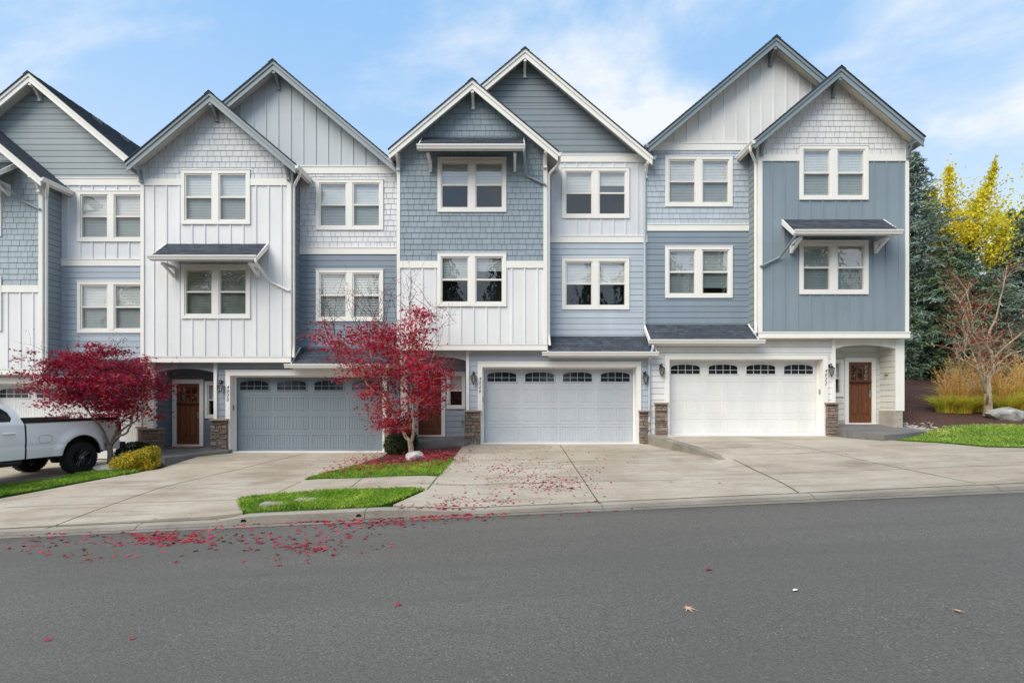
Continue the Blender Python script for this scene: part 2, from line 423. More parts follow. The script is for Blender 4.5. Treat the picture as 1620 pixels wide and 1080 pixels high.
# kerb and gutter
mb = MB(); xs = frange(-40, 40, .2); prof = None
for i, x in enumerate(xs):
    z, h = zc(x), kh(x)
    for (y, dz) in ((YE - .02, .006), (YE, .010), (8.80, -.004), (8.835, -.004 + h * .45), (8.87, h * .92), (8.90, h), (YK, h + .012), (YK, h - .1)):
        mb.v.append((x, y, z + dz))
for i in range(len(xs) - 1):
    for k in range(7):
        a = i * 8 + k; mb.f.append((a, a + 1, a + 9, a + 8)); mb.m.append(1 if k in (0, 1) else 2 if k in (2, 3) else 0)
PAN = concrete_mat('gutter_pan', (.25, .228, .20, 1), (.17, .15, .125, 1), (.08, .07, .06, 1)); FACE = concrete_mat('kerb_face', (.24, .215, .185, 1), (.15, .13, .11, 1), (.07, .06, .05, 1))
kerb = structure(mb.obj('kerb', [KERB, PAN, FACE]))
mb = MB()
for x in (-9.6, -6.5, -2.55, 1.55, 5.2, 8.4, 11.4, 14.4):
    z, h = zc(x), kh(x)
    for (y0, a, y1, b) in ((YE, .010, 8.80, -.004), (8.80, -.004, 8.835, -.004 + h * .45), (8.835, -.004 + h * .45, 8.87, h * .92), (8.87, h * .92, 8.9, h), (8.90, h, YK, h + .012)):
        mb.add([(x, y0 - .003, z + a + .004), (x + .012, y0 - .003, z + a + .004), (x + .012, y1 - .003, z + b + .004), (x, y1 - .003, z + b + .004)], [(0, 1, 2, 3)])
for x0, x1 in zip(frange(-40, 40, .5)[:-1], frange(-40, 40, .5)[1:]):
    for (y, w_, f) in ((8.80, .018, lambda x: -.004 + .004), (YK - .004, .03, lambda x: kh(x) + .012 + .004)):
        mb.add([(x0, y - w_ / 2, zc(x0) + f(x0)), (x1, y - w_ / 2, zc(x1) + f(x1)), (x1, y + w_ / 2, zc(x1) + f(x1)), (x0, y + w_ / 2, zc(x0) + f(x0))], [(0, 1, 2, 3)])
mb.obj('kerb_joint', JOINT, kerb)
mb = MB()
for px in (386, 568):                       # drain outlets through the kerb face
    x = (px - CX) / F * 8.85; z = zc(x)
    mb.lathe([(.001, 0), (.045, 0), (.05, .004), (.038, .03)], (x, 8.826, z + .045), 14, 'y')
mb.obj('drain_outlet', mat('drain_black', S(16, 16, 16), rough=.9), kerb)

# concrete slabs
def slab(name, poly, dz, m, joints=(), step=.5, skirt=.1):
    b = MB(); sheet_mesh(b, poly, dz, step, skirt); o = structure(b.obj(name, m))
    if joints:
        j = MB()
        for (pts, w) in joints:
            P = []
            for i in range(len(pts) - 1):
                for s in range(9):
                    t = s / 8
                    P.append((pts[i][0] * (1 - t) + pts[i + 1][0] * t, pts[i][1] * (1 - t) + pts[i + 1][1] * t))
            for p, q in zip(P[:-1], P[1:]):
                d = Vector((q[0] - p[0], q[1] - p[1]));
                if d.length < 1e-6: continue
                n = Vector((-d.y, d.x)).normalized() * w / 2
                zz = [G(*p) + dz + .004, G(*q) + dz + .004]
                j.add([(p[0] - n.x, p[1] - n.y, zz[0]), (p[0] + n.x, p[1] + n.y, zz[0]), (q[0] + n.x, q[1] + n.y, zz[1]), (q[0] - n.x, q[1] - n.y, zz[1])], [(0, 1, 2, 3)])
        j.obj('expansion_joint', JOINT, o)
    return o
YT = 16.62
A = lambda x, y: tuple(at(x, y)[:2])
WALLB = [(split(y), y) for y in (16.4, 15.9, 15.0, 14.0)]; BND = [(split(y), y) for y in (13.1, 12.55, 12.0, 11.5, 10.95, 10.4, 9.9, 9.4)] + [(5.05, YK)]
d3 = [(-1.35, YT), A(735, 703), A(693, 754), A(674, 776), A(622, 799), (-1.9, YK), *BND[::-1], *[(a - .006, b) for a, b in WALLB[::-1]], (SPLIT - .006, YT)]
slab('driveway', d3, .01, CONC, [
    ([A(886, 704), A(948, 797)], .022),
    ([A(690, 767), A(800, 765.5), A(1000, 761), A(1193, 757)], .012),
    ([A(716, 737), A(900, 735), A(1140, 731)], .012), ([A(735, 716), A(1060, 713)], .008)])
d4 = [(SPLIT + .006, YT)] + [(a + .006, b) for a, b in WALLB] + BND + [(40, YK), (40, 13.0), A(1619, 709), A(1560, 708), A(1480, 701), A(1400, 696), (10.9, 15.0), (10.36, 16.05), (10.36, YT)]
slab('driveway', d4, .012, CONC, [
    ([A(1186, 690.5), A(1320, 718), A(1545, 766)], .016), ([(a + .02, b) for a, b in BND[1:]], .03),
    ([A(1100, 744), A(1245, 748.5), A(1420, 743), A(1619, 736)], .012), ([A(1110, 724), A(1300, 722)], .01), ([A(1090, 703), A(1330, 700.5)], .008)])
d2 = [(-9.45, YT), A(338, 716), A(256, 741), A(200, 751), A(100, 770), A(0, 789), (-10.2, YK), A(384, 811), A(378, 791), A(432, 784), A(482, 760), A(560, 737), A(606, 722), (-4.0, YT)]
slab('driveway', d2, .01, CONC, [
    ([A(483, 718), A(385, 741), A(250, 773), A(150, 808), A(72, 837)], .022),
    ([A(5, 804), A(170, 797), A(376, 791)], .012), ([A(120, 772), A(300, 768), A(476, 761)], .010), ([A(300, 741), A(556, 735)], .01),
    ([A(430, 784), A(476, 762)], .02)])
sw = [A(432, 784), A(482, 760), A(560, 757), A(693, 754), A(674, 776), A(540, 779)]
slab('pavement', sw, .014, CONC, [([A(548, 777), A(573, 757)], .02), ([A(676, 775), A(693, 753)], .022)])
d1 = [(-19.5, YT), (-19.5, YK), (-11.2, YK), (-11.1, 10.6), A(0, 770), A(60, 765), A(150, 748), (-11.95, 14.6), (-11.9, YT)]
slab('driveway', d1, .008, CONC)
# pale garage aprons
for nm, x0, x1 in (('apron', -9.2, -4.0), ('apron', -1.25, 4.2), ('apron', 4.75, 10.2)):
    b = MB(); zb = zback((x0 + x1) / 2)
    b.box(x0, x1, 16.40, 16.86, zb - .1, zb + .022); structure(b.obj(nm, APRON))
# porch walks
def walk(poly, zf, th=.3):
    b = MB(); P = [(x, y, zf(x, y)) for x, y in poly]; b.extrude(P, (0, 0, -th)); return structure(b.obj('path', WALK))
walk([(-11.6, 17.2), (-9.45, 17.2), (-9.45, 16.5), (-8.98, 16.46), (-8.98, 16.2), (-10.1, 14.9), (-10.35, 14.9), (-11.0, 16.0), (-11.6, 16.45)], lambda x, y: -1.60 - .055 * (17.2 - y))
walk([(-3.5, 17.2), (-1.35, 17.2), (-1.35, 16.3), (-1.5, 15.9), (-3.0, 15.9), (-3.5, 16.3)], lambda x, y: -1.27 - .09 * (17.2 - y))
walk([(10.36, 17.2), (12.5, 17.2), (12.95, 16.5), (12.9, 15.75), (10.95, 15.05), (10.36, 16.05)], lambda x, y: -.86 - .10 * (17.2 - y), .42)
# mulch bed and planting soil
b = MB(); sheet_mesh(b, [(12.62, 15.3), A(1475, 680), A(1540, 674), A(1619, 674), (30, 16.2), (60, 18), (60, 45), (12.62, 45)], -.0, .8); structure(b.obj('mulch_bed', MULCH))
b = MB(); sheet_mesh(b, [(-4.0, YT), A(606, 722), A(560, 736), A(484, 759), A(560, 757.5), A(692, 754.5), A(734, 704), (-1.37, YT)], .006, .3); structure(b.obj('planting_bed', MULCH))
b = MB(); sheet_mesh(b, [(-12.0, YT), (-11.9, 14.6), A(150, 748), A(200, 752), A(256, 740), (-10.2, 14.9), (-10.9, 16.4), (-11.6, YT)], .012, .4); structure(b.obj('planting_bed', MULCH))

# low kerb wall between the two right-hand driveways
b = MB(); ys_ = [16.62, 16.1, 15.5, 14.8, 14.1, 13.4, 12.9]; path = [(split(y), y) for y in ys_]
tops = [-1.15, -1.15, -1.19, -1.26, -1.34, -1.44, -1.52]
pts = []
for (x, y), z in zip(path, tops):
    x0, x1 = x - .13, x + .10
    zl, zr = G(x - .3, y) - .22, G(x + .05, y) - .22
    z = max(z, G(x - .05, y) + .014)
    pts += [(x0, y, zl), (x0, y, z - .02), (x0 + .02, y, z), (x1 - .02, y, z), (x1, y, z - .02), (x1, y, zr)]
fs = []
for i in range(6):
    for k in range(5): a = i * 6 + k; fs.append((a, a + 1, a + 7, a + 6))
fs += [(0, 1, 2, 3, 4, 5), (36, 37, 38, 39, 40, 41)]
b.add(pts, fs)
tag(b.obj('kerb_wall', concrete_mat('aggregate_wall', (.30, .275, .235, 1), (.22, .20, .165, 1), (.11, .10, .08, 1)), loc=(SPLIT, 15, -1.45)),
    'low sloping concrete kerb wall between the two right hand driveways', 'wall')

# ------------------------------------------------------------------ siding panels
def interval(poly, v):
    us = []
    n = len(poly)
    for i in range(n):
        (u0, v0), (u1, v1) = poly[i], poly[(i + 1) % n]
        if (v0 - v) * (v1 - v) <= 0 and abs(v1 - v0) > 1e-9:
            us.append(u0 + (u1 - u0) * (v - v0) / (v1 - v0))
    return (min(us), max(us)) if us else None
def pieces(poly, holes, va, vb):
    cuts = {va, vb}
    for h in holes:
        for q in h[2:]:
            if va < q < vb: cuts.add(q)
    for p in poly:
        if va < p[1] < vb: cuts.add(p[1])
    cuts = sorted(cuts)
    for a, b_ in zip(cuts[:-1], cuts[1:]):
        if b_ - a < 1e-4: continue
        ia, ib = interval(poly, a + 1e-5), interval(poly, b_ - 1e-5)
        if not ia or not ib: continue
        m = (a + b_) / 2
        segs = [(ia[0], ib[0], ia[1], ib[1])]
        for h in holes:
            if not h[2] < m < h[3]: continue
            ns = []
            for (l0, l1, r0, r1) in segs:
                if h[1] <= min(l0, l1) or h[0] >= max(r0, r1): ns.append((l0, l1, r0, r1)); continue
                if h[0] > max(l0, l1): ns.append((l0, l1, h[0], h[0]))
                if h[1] < min(r0, r1): ns.append((h[1], h[1], r0, r1))
            segs = ns
        for s in segs: yield a, b_, s
def vr(poly): return min(p[1] for p in poly), max(p[1] for p in poly)
def lap(mb, P, poly, holes=(), e=.175, th=.014, v0=None):
    lo, hi = vr(poly); v = lo if v0 is None else v0
    while v < hi - 1e-4:
        a_, b_ = max(v, lo), min(v + e, hi)
        if b_ > a_:
            top = min(v + e - .013, b_)
            for a, b, (l0, l1, r0, r1) in pieces(poly, holes, a_, max(top, a_ + .001)):
                mb.add([P(l0, a, th), P(r0, a, th), P(r1, b, th - .006), P(l1, b, th - .006)], [(0, 1, 2, 3)], 0)
                if abs(a - v) < 1e-6: mb.add([P(l0, a, th), P(r0, a, th), P(r0, a, -.004), P(l0, a, -.004)], [(3, 2, 1, 0)], 1)
            if top < b_:
                for a, b, (l0, l1, r0, r1) in pieces(poly, holes, top, b_):
                    mb.add([P(l0, a, .0), P(r0, a, .0), P(r1, b, -.002), P(l1, b, -.002)], [(0, 1, 2, 3)], 1)
        v += e
def shake(mb, P, poly, holes=(), e=.18, th=.015, wmin=.13, wmax=.30, gap=.011, backing=True, seed=1, jit=.0):
    R = random.Random(seed); lo, hi = vr(poly); v = lo
    ua, ub = min(p[0] for p in poly), max(p[0] for p in poly)
    if backing:
        for a, b, (l0, l1, r0, r1) in pieces(poly, holes, lo, hi):
            mb.add([P(l0, a, -.006), P(r0, a, -.006), P(r1, b, -.006), P(l1, b, -.006)], [(0, 1, 2, 3)], 1)
    while v < hi - 1e-4:
        t_ = min(v + e, hi); D = lambda q, v=v: th * (1 - (q - v) / e) + .001
        edges = [ua - R.random() * wmin]
        while edges[-1] < ub: edges.append(edges[-1] + R.uniform(wmin, wmax))
        for a, b, (l0, l1, r0, r1) in pieces(poly, holes, v, t_):
            for s0, s1 in zip(edges[:-1], edges[1:]):
                x0, x1 = s0 + gap / 2, s1 - gap / 2
                A0, A1, B0, B1 = max(x0, l0), max(x0, l1), min(x1, r0), min(x1, r1)
                if B0 - A0 < .004 and B1 - A1 < .004: continue
                if B0 < A0: B0 = A0 = (A0 + B0) / 2
                if B1 < A1: B1 = A1 = (A1 + B1) / 2
                j = R.uniform(0, jit); k = R.uniform(0, .004)
                first = abs(a - v) < 1e-6
                aa = a + j if first else a
                pts = [P(A0, aa, D(aa) + k), P(B0, aa, D(aa) + k), P(B1, b, D(b) + k), P(A1, b, D(b) + k)]
                fc = [(0, 1, 2, 3)]
                if first:
                    pts += [P(A0, aa, -.004), P(B0, aa, -.004)]; fc.append((4, 5, 1, 0))
                mb.add(pts, fc, 0)
        v += e
def vinterval(poly, u):
    return interval([(p[1], p[0]) for p in poly], u)
def batten(mb, P, poly, holes=(), sp=.405, w=.056, th=.022, off=.2, hjoint=None):
    lo, hi = vr(poly)
    for a, b, (l0, l1, r0, r1) in pieces(poly, holes, lo, hi):
        mb.add([P(l0, a, 0), P(r0, a, 0), P(r1, b, 0), P(l1, b, 0)], [(0, 1, 2, 3)], 0)
    ua, ub = min(p[0] for p in poly), max(p[0] for p in poly)
    u = ua + off
    while u < ub - .06:
        iv = vinterval(poly, u)
        if iv:
            segs = [iv]
            for h in holes:
                if h[0] - w / 2 < u < h[1] + w / 2:
                    ns = []
                    for s in segs:
                        if h[2] > s[0]: ns.append((s[0], min(s[1], h[2])))
                        if h[3] < s[1]: ns.append((max(s[0], h[3]), s[1]))
                    segs = ns
            for s in segs:
                if s[1] - s[0] < .03: continue
                x0, x1 = u - w / 2, u + w / 2
                q = [P(x0, s[0], 0), P(x0 + .004, s[0], th), P(x1 - .004, s[0], th), P(x1, s[0], 0)]
                q2 = [P(x0, s[1], 0), P(x0 + .004, s[1], th), P(x1 - .004, s[1], th), P(x1, s[1], 0)]
                mb.add(q + q2, [(0, 1, 5, 4), (1, 2, 6, 5), (2, 3, 7, 6), (0, 3, 2, 1), (4, 5, 6, 7)], 0)
        u += sp

# ------------------------------------------------------------------ house details
def window(par, x0, x1, z0, z1, Y, blind=('full', 'full'), screen=True, units=2, trim=.105, frame=VINYL, slat=.05, mull=.195, bmat=None):
    xs0, xs1 = min(x0, x1), max(x0, x1)
    b = MB(); t = trim; pf, pb = Y - .045, Y + .02
    b.box(xs0, xs1, pf, pb, z1 - t, z1); b.box(xs0, xs1, pf, pb, z0, z0 + t)
    b.box(xs0 - .015, xs1 + .015, pf - .012, pb, z1, z1 + .022)
    b.box(xs0, xs0 + t, pf, pb, z0 + t, z1 - t); b.box(xs1 - t, xs1, pf, pb, z0 + t, z1 - t)
    iw = (xs1 - xs0 - 2 * t - (mull if units == 2 else 0)) / units
    ops = []
    for i in range(units):
        a = xs0 + t + i * (iw + mull); ops.append((a, a + iw))
    if units == 2: b.box(ops[0][1], ops[1][0], pf + .003, pb, z0 + t, z1 - t)
    w = b.obj('window', WHITE, par)
    zm = (z0 + z1) / 2 + .01
    fr, pa, ps, bl, rc = MB(), MB(), MB(), MB(), MB()
    s = .042
    for i, (a, c) in enumerate(ops):
        za, zb = z0 + t, z1 - t
        fr.box(a, a + s, Y - .02, Y + .10, za, zb); fr.box(c - s, c, Y - .02, Y + .10, za, zb)
        fr.box(a + s, c - s, Y - .02, Y + .10, zb - s, zb); fr.box(a + s, c - s, Y - .02, Y + .10, za, za + s + .012)
        fr.box(a + s, c - s, Y - .012, Y + .09, zm - .028, zm + .022)
        pa.poly([(a + s, Y + .02, zm), (c - s, Y + .02, zm), (c - s, Y + .02, zb - s), (a + s, Y + .02, zb - s)])
        (ps if screen else pa).poly([(a + s, Y + .035, za + s), (c - s, Y + .035, za + s), (c - s, Y + .035, zm), (a + s, Y + .035, zm)])
        bd = blind[i % len(blind)]
        if bd != 'none':
            zlow = {'full': za + .02, 'half': zm + .02, 'most': za + .28, 'third': zb - .42, 'twothird': zm - .25}[bd]
            q = zb - s
            while q > zlow:
                y = Y + .085
                bl.add([(a + .03, y - slat * .16, q - slat * .97), (c - .03, y - slat * .16, q - slat * .97), (c - .03, y + slat * .12, q), (a + .03, y + slat * .12, q)], [(0, 1, 2, 3)])
                q -= slat
        for (p0, p1, p2, p3) in (((a, Y + .6, za), (c, Y + .6, za), (c, Y + .6, zb), (a, Y + .6, zb)), ((a, Y + .1, za), (a, Y + .6, za), (a, Y + .6, zb), (a, Y + .1, zb)),
                                 ((c, Y + .1, za), (c, Y + .6, za), (c, Y + .6, zb), (c, Y + .1, zb)), ((a, Y + .1, za), (c, Y + .1, za), (c, Y + .6, za), (a, Y + .6, za)),
                                 ((a, Y + .1, zb), (c, Y + .1, zb), (c, Y + .6, zb), (a, Y + .6, zb))):
            rc.poly([p0, p1, p2, p3])
    fr.obj('sash', frame, w); pa.obj('pane', GLASS, w)
    if ps.f: ps.obj('screened_pane', SCREEN, w)
    if bl.f: bl.obj('blind', bmat or BLIND, w)
    rc.obj('room_shade', ROOMSHADE, w)
    return w

def bracket(par, x, Yw, Yf, ztop, h=.42, w=.09, m=WHITE):
    b = MB()
    b.box(x - w / 2, x + w / 2, Yf + .02, Yw, ztop - .11, ztop)                      # outlooker
    b.box(x - w / 2, x + w / 2, Yw - .07, Yw, ztop - h, ztop - .11)                  # leg on the wall
    b.box(x - w / 2 - .012, x + w / 2 + .012, Yw - .085, Yw, ztop - h - .03, ztop - h)
    n = 6; P = []
    L = (Yw - .07) - (Yf + .08)
    for i in range(n + 1):
        t = i / n; y = Yf + .08 + L * t; z = ztop - .11 - (h - .15) * (t ** 1.8)
        P.append((y, z))
    for (ya, z_a), (yb, z_b) in zip(P[:-1], P[1:]):
        q = [(x - w * .4, ya, z_a), (x - w * .4, yb, z_b), (x - w * .4, yb, z_b + .085), (x - w * .4, ya, z_a + .085 if z_a + .085 < ztop - .1 else ztop - .1)]
        b.extrude(q, (w * .8, 0, 0))
    return b.obj('bracket', m, par)

def gutter(par, p0, p1, out, m=WHITE, name='gutter'):
    """K profile gutter from p0 to p1 (top back edge); out = outward unit direction"""
    p0, p1, o = Vector(p0), Vector(p1), Vector(out)
    prof = [(0, 0), (0, -.12), (.075, -.125), (.092, -.075), (.115, -.04), (.12, 0), (.10, 0), (.09, -.03), (.02, -.03)]
    b = MB(); b.extrude([p0 + o * a + Vector((0, 0, z)) for a, z in prof], p1 - p0)
    return b.obj(name, m, par)
def pipe(par, path, m=WHITE, r=.042, name='downspout'):
    P = [Vector(p) for p in path]; Q = [P[0]]
    for i in range(1, len(P) - 1):
        a, c = (P[i - 1] - P[i]), (P[i + 1] - P[i]); d = min(.07, a.length * .4, c.length * .4)
        a.normalize(); c.normalize()
        for t in (0, .25, .5, .75, 1):
            Q.append((P[i] + a * d) * (1 - t) ** 2 + P[i] * 2 * t * (1 - t) + (P[i] + c * d) * t ** 2)
    Q.append(P[-1])
    b = MB(); b.tube(Q, r, 10); return b.obj(name, m, par, smooth=False)

def shingles(mb, O, U, V, lu, lv, seed=1):
    O, U, V = Vector(O), Vector(U).normalized(), Vector(V).normalized(); N = U.cross(V).normalized()
    if N.z < 0: N = -N
    P = lambda u, v, d: O + U * u + V * v + N * d
    shake(mb, P, [(0, 0), (lu, 0), (lu, lv), (0, lv)], (), .14, .012, .16, .36, .004, True, seed, .006)

def gable_roof(par, xc, za, hwl, hwr, m_, Yf, Yback, trimmat, soffit, yl=None, yr=None, brack=True):
    s = m_
    fa = MB(); ro = MB(); so = MB()
    for sg, hw, yb in ((-1, hwl, yl or Yback), (1, hwr, yr or Yback)):
        xe = xc + sg * hw; ze = za - s * hw
        q = lambda d: [(xc, Yf, za - d[0]), (xc, Yf, za - d[1]), (xe, Yf, ze - d[1]), (xe, Yf, ze - d[0])]
        fa.extrude([(x, y + .03, z) for x, y, z in q((.0, .27))], (0, .04, 0))
        fa.extrude([(x, y, z) for x, y, z in q((-.0, .10))], (0, .03, 0))
        # soffit / deck
        so.extrude([(xc, Yf + .07, za - .02), (xc, Yf + .07, za - .08), (xe, Yf + .07, ze - .08), (xe, Yf + .07, ze - .02)], (0, yb - Yf - .07, 0))
        so.box(xe - .02, xe + .02, Yf + .07, yb, ze - .17, ze - .02)
        # roofing: a thin dark edge and courses
        ro.extrude([(xc, Yf - .03, za + .03), (xc, Yf - .03, za + .002), (xe + sg * .02, Yf - .03, ze + .002), (xe + sg * .02, Yf - .03, ze + .03)], (0, yb - Yf + .03, 0))
        V = Vector((xc - xe, 0, za - ze)); lv = V.length
        O = Vector((xe, Yf - .02, ze + .034)) if sg > 0 else Vector((xe, Yf - .02, ze + .034))
        shingles(ro, O, (0, 1, 0), V, min(yb - Yf, 7.0), lv, seed=int(abs(xc) * 10) + sg)
    n = 24
    ridge = MB()
    for i in range(n):
        y0 = Yf - .03 + (Yback - Yf) * i / n; y1 = Yf - .03 + (Yback - Yf) * (i + 1) / n + .02
        for sg in (-1, 1):
            ridge.add([(xc, y0, za + .062), (xc + sg * .15, y0, za + .062 - s * .15), (xc + sg * .15, y1, za + .05 - s * .15), (xc, y1, za + .05)], [(0, 1, 2, 3)])
    rf = ro.obj('roof', [ROOF, ROOF], par); ridge.obj('ridge_cap', ROOF, rf)
    fa.obj('rake_board', trimmat, par); so.obj('soffit', soffit, par)
    return rf

def garage_door(par, x0, x1, zf, h, Y, m):
    """four-row carriage door with beaded panels and arched lites"""
    x0, x1 = min(x0, x1), max(x0, x1); w = x1 - x0; rows = 4; rh = h / rows
    b = MB()
    b.box(x0, x1, Y + .006, Y + .05, zf, zf + h)
    secs = 4; sw_ = w / secs
    for r in range(rows):
        z0, z1 = zf + r * rh + .003, zf + (r + 1) * rh - .003
        top = r == rows - 1
        rail = .085
        b.box(x0, x1, Y - .003, Y + .006, z0, z0 + rail); b.box(x0, x1, Y - .003, Y + .006, z1 - rail, z1)
        np_ = 8
        pw = w / np_
        for i in range(np_ + 1):
            c = x0 + i * pw; ww = .05 if i % 2 == 0 else .035
            a0, a1 = max(x0, c - ww), min(x1, c + ww)
            if top and i % 2 == 1: continue
            b.box(a0, a1, Y - .004, Y + .006, z0 + rail, z1 - rail)
        if not top:
            for i in range(np_):
                a0 = x0 + i * pw + .05 + .02; a1 = x0 + (i + 1) * pw - .05 - .02
                nb = 6; bw = (a1 - a0) / nb
                for k in range(nb):
                    b.box(a0 + k * bw + .005, a0 + (k + 1) * bw - .005, Y - .002, Y + .006, z0 + rail + .015, z1 - rail - .015)
        else:
            for i in range(secs):
                b.box(x0 + i * sw_ + .05, x0 + (i + 1) * sw_ - .05, Y - .004, Y + .006, z0 + rail, z1 - rail)
    d = b.obj('garage_door', m, par)
    fr, gl = MB(), MB()
    for i in range(secs):
        c = x0 + (i + .5) * sw_; hw = .475; zb = zf + 3 * rh + .16; zs = zb + .205; rise = .105
        arc = [(c + hw * math.cos(math.pi - math.pi * t / 16) , zs + rise * math.sin(math.pi * t / 16) ** .8 if 0 < t < 16 else zs) for t in range(17)]
        gl.poly([(c - hw, Y - .012, zb), (c + hw, Y - .012, zb)] + [(x, Y - .012, z) for x, z in arc[::-1]])
        # frame
        o_ = [(c + (hw + .03) * math.cos(math.pi - math.pi * t / 16), zs + (rise + .03) * (math.sin(math.pi * t / 16) ** .8 if 0 < t < 16 else 0)) for t in range(17)]
        for (a, a2), (e, e2) in zip(zip(arc[:-1], arc[1:]), zip(o_[:-1], o_[1:])):
            fr.extrude([(a[0], Y - .026, a[1]), (a2[0], Y - .026, a2[1]), (e2[0], Y - .026, e2[1]), (e[0], Y - .026, e[1])], (0, .02, 0))
        fr.box(c - hw - .03, c - hw, Y - .026, Y - .006, zb - .03, zs); fr.box(c + hw, c + hw + .03, Y - .026, Y - .006, zb - .03, zs)
        fr.box(c - hw, c + hw, Y - .026, Y - .006, zb - .03, zb)
        fr.box(c - hw, c + hw, Y - .024, Y - .010, zb + .125, zb + .137)
        for k in (-.5, 0, .5):
            zt = zs + rise * math.sin(math.acos(k)) ** .8
            fr.box(c + k * hw - .006, c + k * hw + .006, Y - .024, Y - .010, zb, zt)
    fr.obj('lite_frame', m, d); gl.obj('pane', GARGLASS, d)
    return d

def front_door(par, x0, x1, z0, h, Y):
    x0, x1 = min(x0, x1), max(x0, x1); w = x1 - x0
    b = MB(); st = .105
    b.box(x0, x1, Y + .012, Y + .05, z0, z0 + h)
    b.box(x0, x0 + st, Y - .012, Y + .012, z0, z0 + h); b.box(x1 - st, x1, Y - .012, Y + .012, z0, z0 + h)
    zl0, zl1 = z0 + h * .705, z0 + h * .945
    b.box(x0 + st, x1 - st, Y - .012, Y + .012, zl1, z0 + h)
    b.box(x0 + st, x1 - st, Y - .012, Y + .012, z0 + h * .635, zl0)
    b.box(x0 + st, x1 - st, Y - .012, Y + .012, z0, z0 + .24)
    b.box((x0 + x1) / 2 - .045, (x0 + x1) / 2 + .045, Y - .012, Y + .012, z0 + .24, z0 + h * .635)
    for k in (1, 2):
        c = x0 + st + (w - 2 * st) * k / 3; b.box(c - .014, c + .014, Y - .010, Y + .012, zl0, zl1)
    b.box(x0 + st, x1 - st, Y - .010, Y + .012, (zl0 + zl1) / 2 - .014, (zl0 + zl1) / 2 + .014)
    for c in (x0 + st + (w - 2 * st) * .25 - .02, x0 + st + (w - 2 * st) * .75 + .02):
        b.box(c - .10, c + .10, Y - .004, Y + .012, z0 + .30, z0 + h * .6)
    d = b.obj('front_door', WOOD, par)
    c = MB(); zs = z0 + h * .665
    c.box(x0 + .02, x1 - .02, Y - .055, Y - .012, zs, zs + .035)
    for k in range(9):
        xx = x0 + .06 + (w - .12) * k / 8; c.box(xx - .018, xx + .018, Y - .042, Y - .012, zs - .04, zs)
    c.obj('dentil_shelf', WOODDK, d)
    g = MB(); g.poly([(x0 + st, Y + .004, zl0), (x1 - st, Y + .004, zl0), (x1 - st, Y + .004, zl1), (x0 + st, Y + .004, zl1)]); g.obj('pane', DOORGLASS, d)
    k = MB(); hx = x1 - .055; zz = z0 + .98
    k.box(hx - .022, hx + .022, Y - .022, Y - .012, zz - .12, zz + .10); k.lathe([(.0, -.06), (.022, -.058), (.03, -.04), (.018, -.015), (.012, 0)], (hx, Y - .012, zz + .06), 12, 'y')
    k.tube([(hx, Y - .02, zz - .1), (hx, Y - .06, zz - .07), (hx, Y - .06, zz + .0), (hx, Y - .02, zz + .02)], .008, 6)
    k.obj('handle', METAL, d)
    return d

def wall_lamp(par, x, Y, z):
    b = MB()
    b.lathe([(.0, -.025), (.045, -.022), (.055, 0)], (x, Y, z + .10), 12, 'y')
    b.tube([(x, Y, z + .10), (x, Y - .05, z + .15), (x, Y - .11, z + .17), (x, Y - .145, z + .14), (x, Y - .145, z + .09)], .011, 8)
    yc = Y - .145
    b.lathe([(.0, .105), (.018, .10), (.02, .085), (.055, .06), (.10, .02), (.105, .008), (.0, .008)], (x, yc, z), 6)
    b.lathe([(.0, -.26), (.014, -.255), (.018, -.235), (.008, -.225), (.03, -.20), (.055, -.185), (.0, -.18)], (x, yc, z), 6)
    for k in range(6):
        t = 2 * math.pi * k / 6
        b.tube([(x + .092 * math.cos(t), yc + .092 * math.sin(t), z + .01), (x + .05 * math.cos(t), yc + .05 * math.sin(t), z - .19)], .007, 5)
    l = b.obj('wall_lamp', BLACK, par)
    g = MB(); g.lathe([(.085, .005), (.045, -.18)], (x, yc, z), 6); g.obj('lamp_glass', LAMPGL, l)
    c = MB(); c.lathe([(.012, -.17), (.014, -.08), (.008, -.06), (.0, -.04)], (x, yc, z), 8); c.obj('candle', WHITE, l)
    return l

def pillar(par, x0, x1, y0, y1, z0, z1, seed):
    x0, x1 = min(x0, x1), max(x0, x1)
    R = random.Random(seed); b = MB()
    b.box(x0 + .02, x1 - .02, y0 + .03, y1, z0, z1 - .05, 1)
    z = z0
    while z < z1 - .07:
        hh = R.choice((.055, .075, .10, .13)); hh = min(hh, z1 - .05 - z)
        x = x0
        while x < x1 - .02:
            ww = R.uniform(.13, .34); ww = x1 - x if x1 - x - ww < .1 else ww
            g = .006; j = R.uniform(-.02, .022)
            a0, a1, c0, c1 = x + g, x + ww - g, z + g, z + hh - g
            e0 = a0 - (R.uniform(0, .012) if x == x0 else 0); e1 = a1 + (R.uniform(0, .012) if abs(x + ww - x1) < 1e-6 else 0)
            f = y0 + j; ch = .012
            b.add([(e0, f + ch, c0), (e1, f + ch, c0), (e1, f + ch, c1), (e0, f + ch, c1), (e0 + ch, f, c0 + ch), (e1 - ch, f + R.uniform(-.006, .006), c0 + ch), (e1 - ch, f, c1 - ch), (e0 + ch, f + R.uniform(-.006, .006), c1 - ch),
                   (e0, y1, c0), (e1, y1, c0), (e1, y1, c1), (e0, y1, c1)],
                  [(4, 5, 6, 7), (0, 1, 5, 4), (1, 2, 6, 5), (2, 3, 7, 6), (3, 0, 4, 7), (0, 3, 11, 8), (1, 9, 10, 2), (3, 2, 10, 11), (0, 8, 9, 1)], 0)
            x += ww
        z += hh
    p = b.obj('stone_pillar', [STONE, MORTAR], par)
    c = MB(); c.box(x0 - .03, x1 + .03, y0 - .045, y1 + .02, z1 - .05, z1); c.obj('stone_cap', CAP, p)
    return p

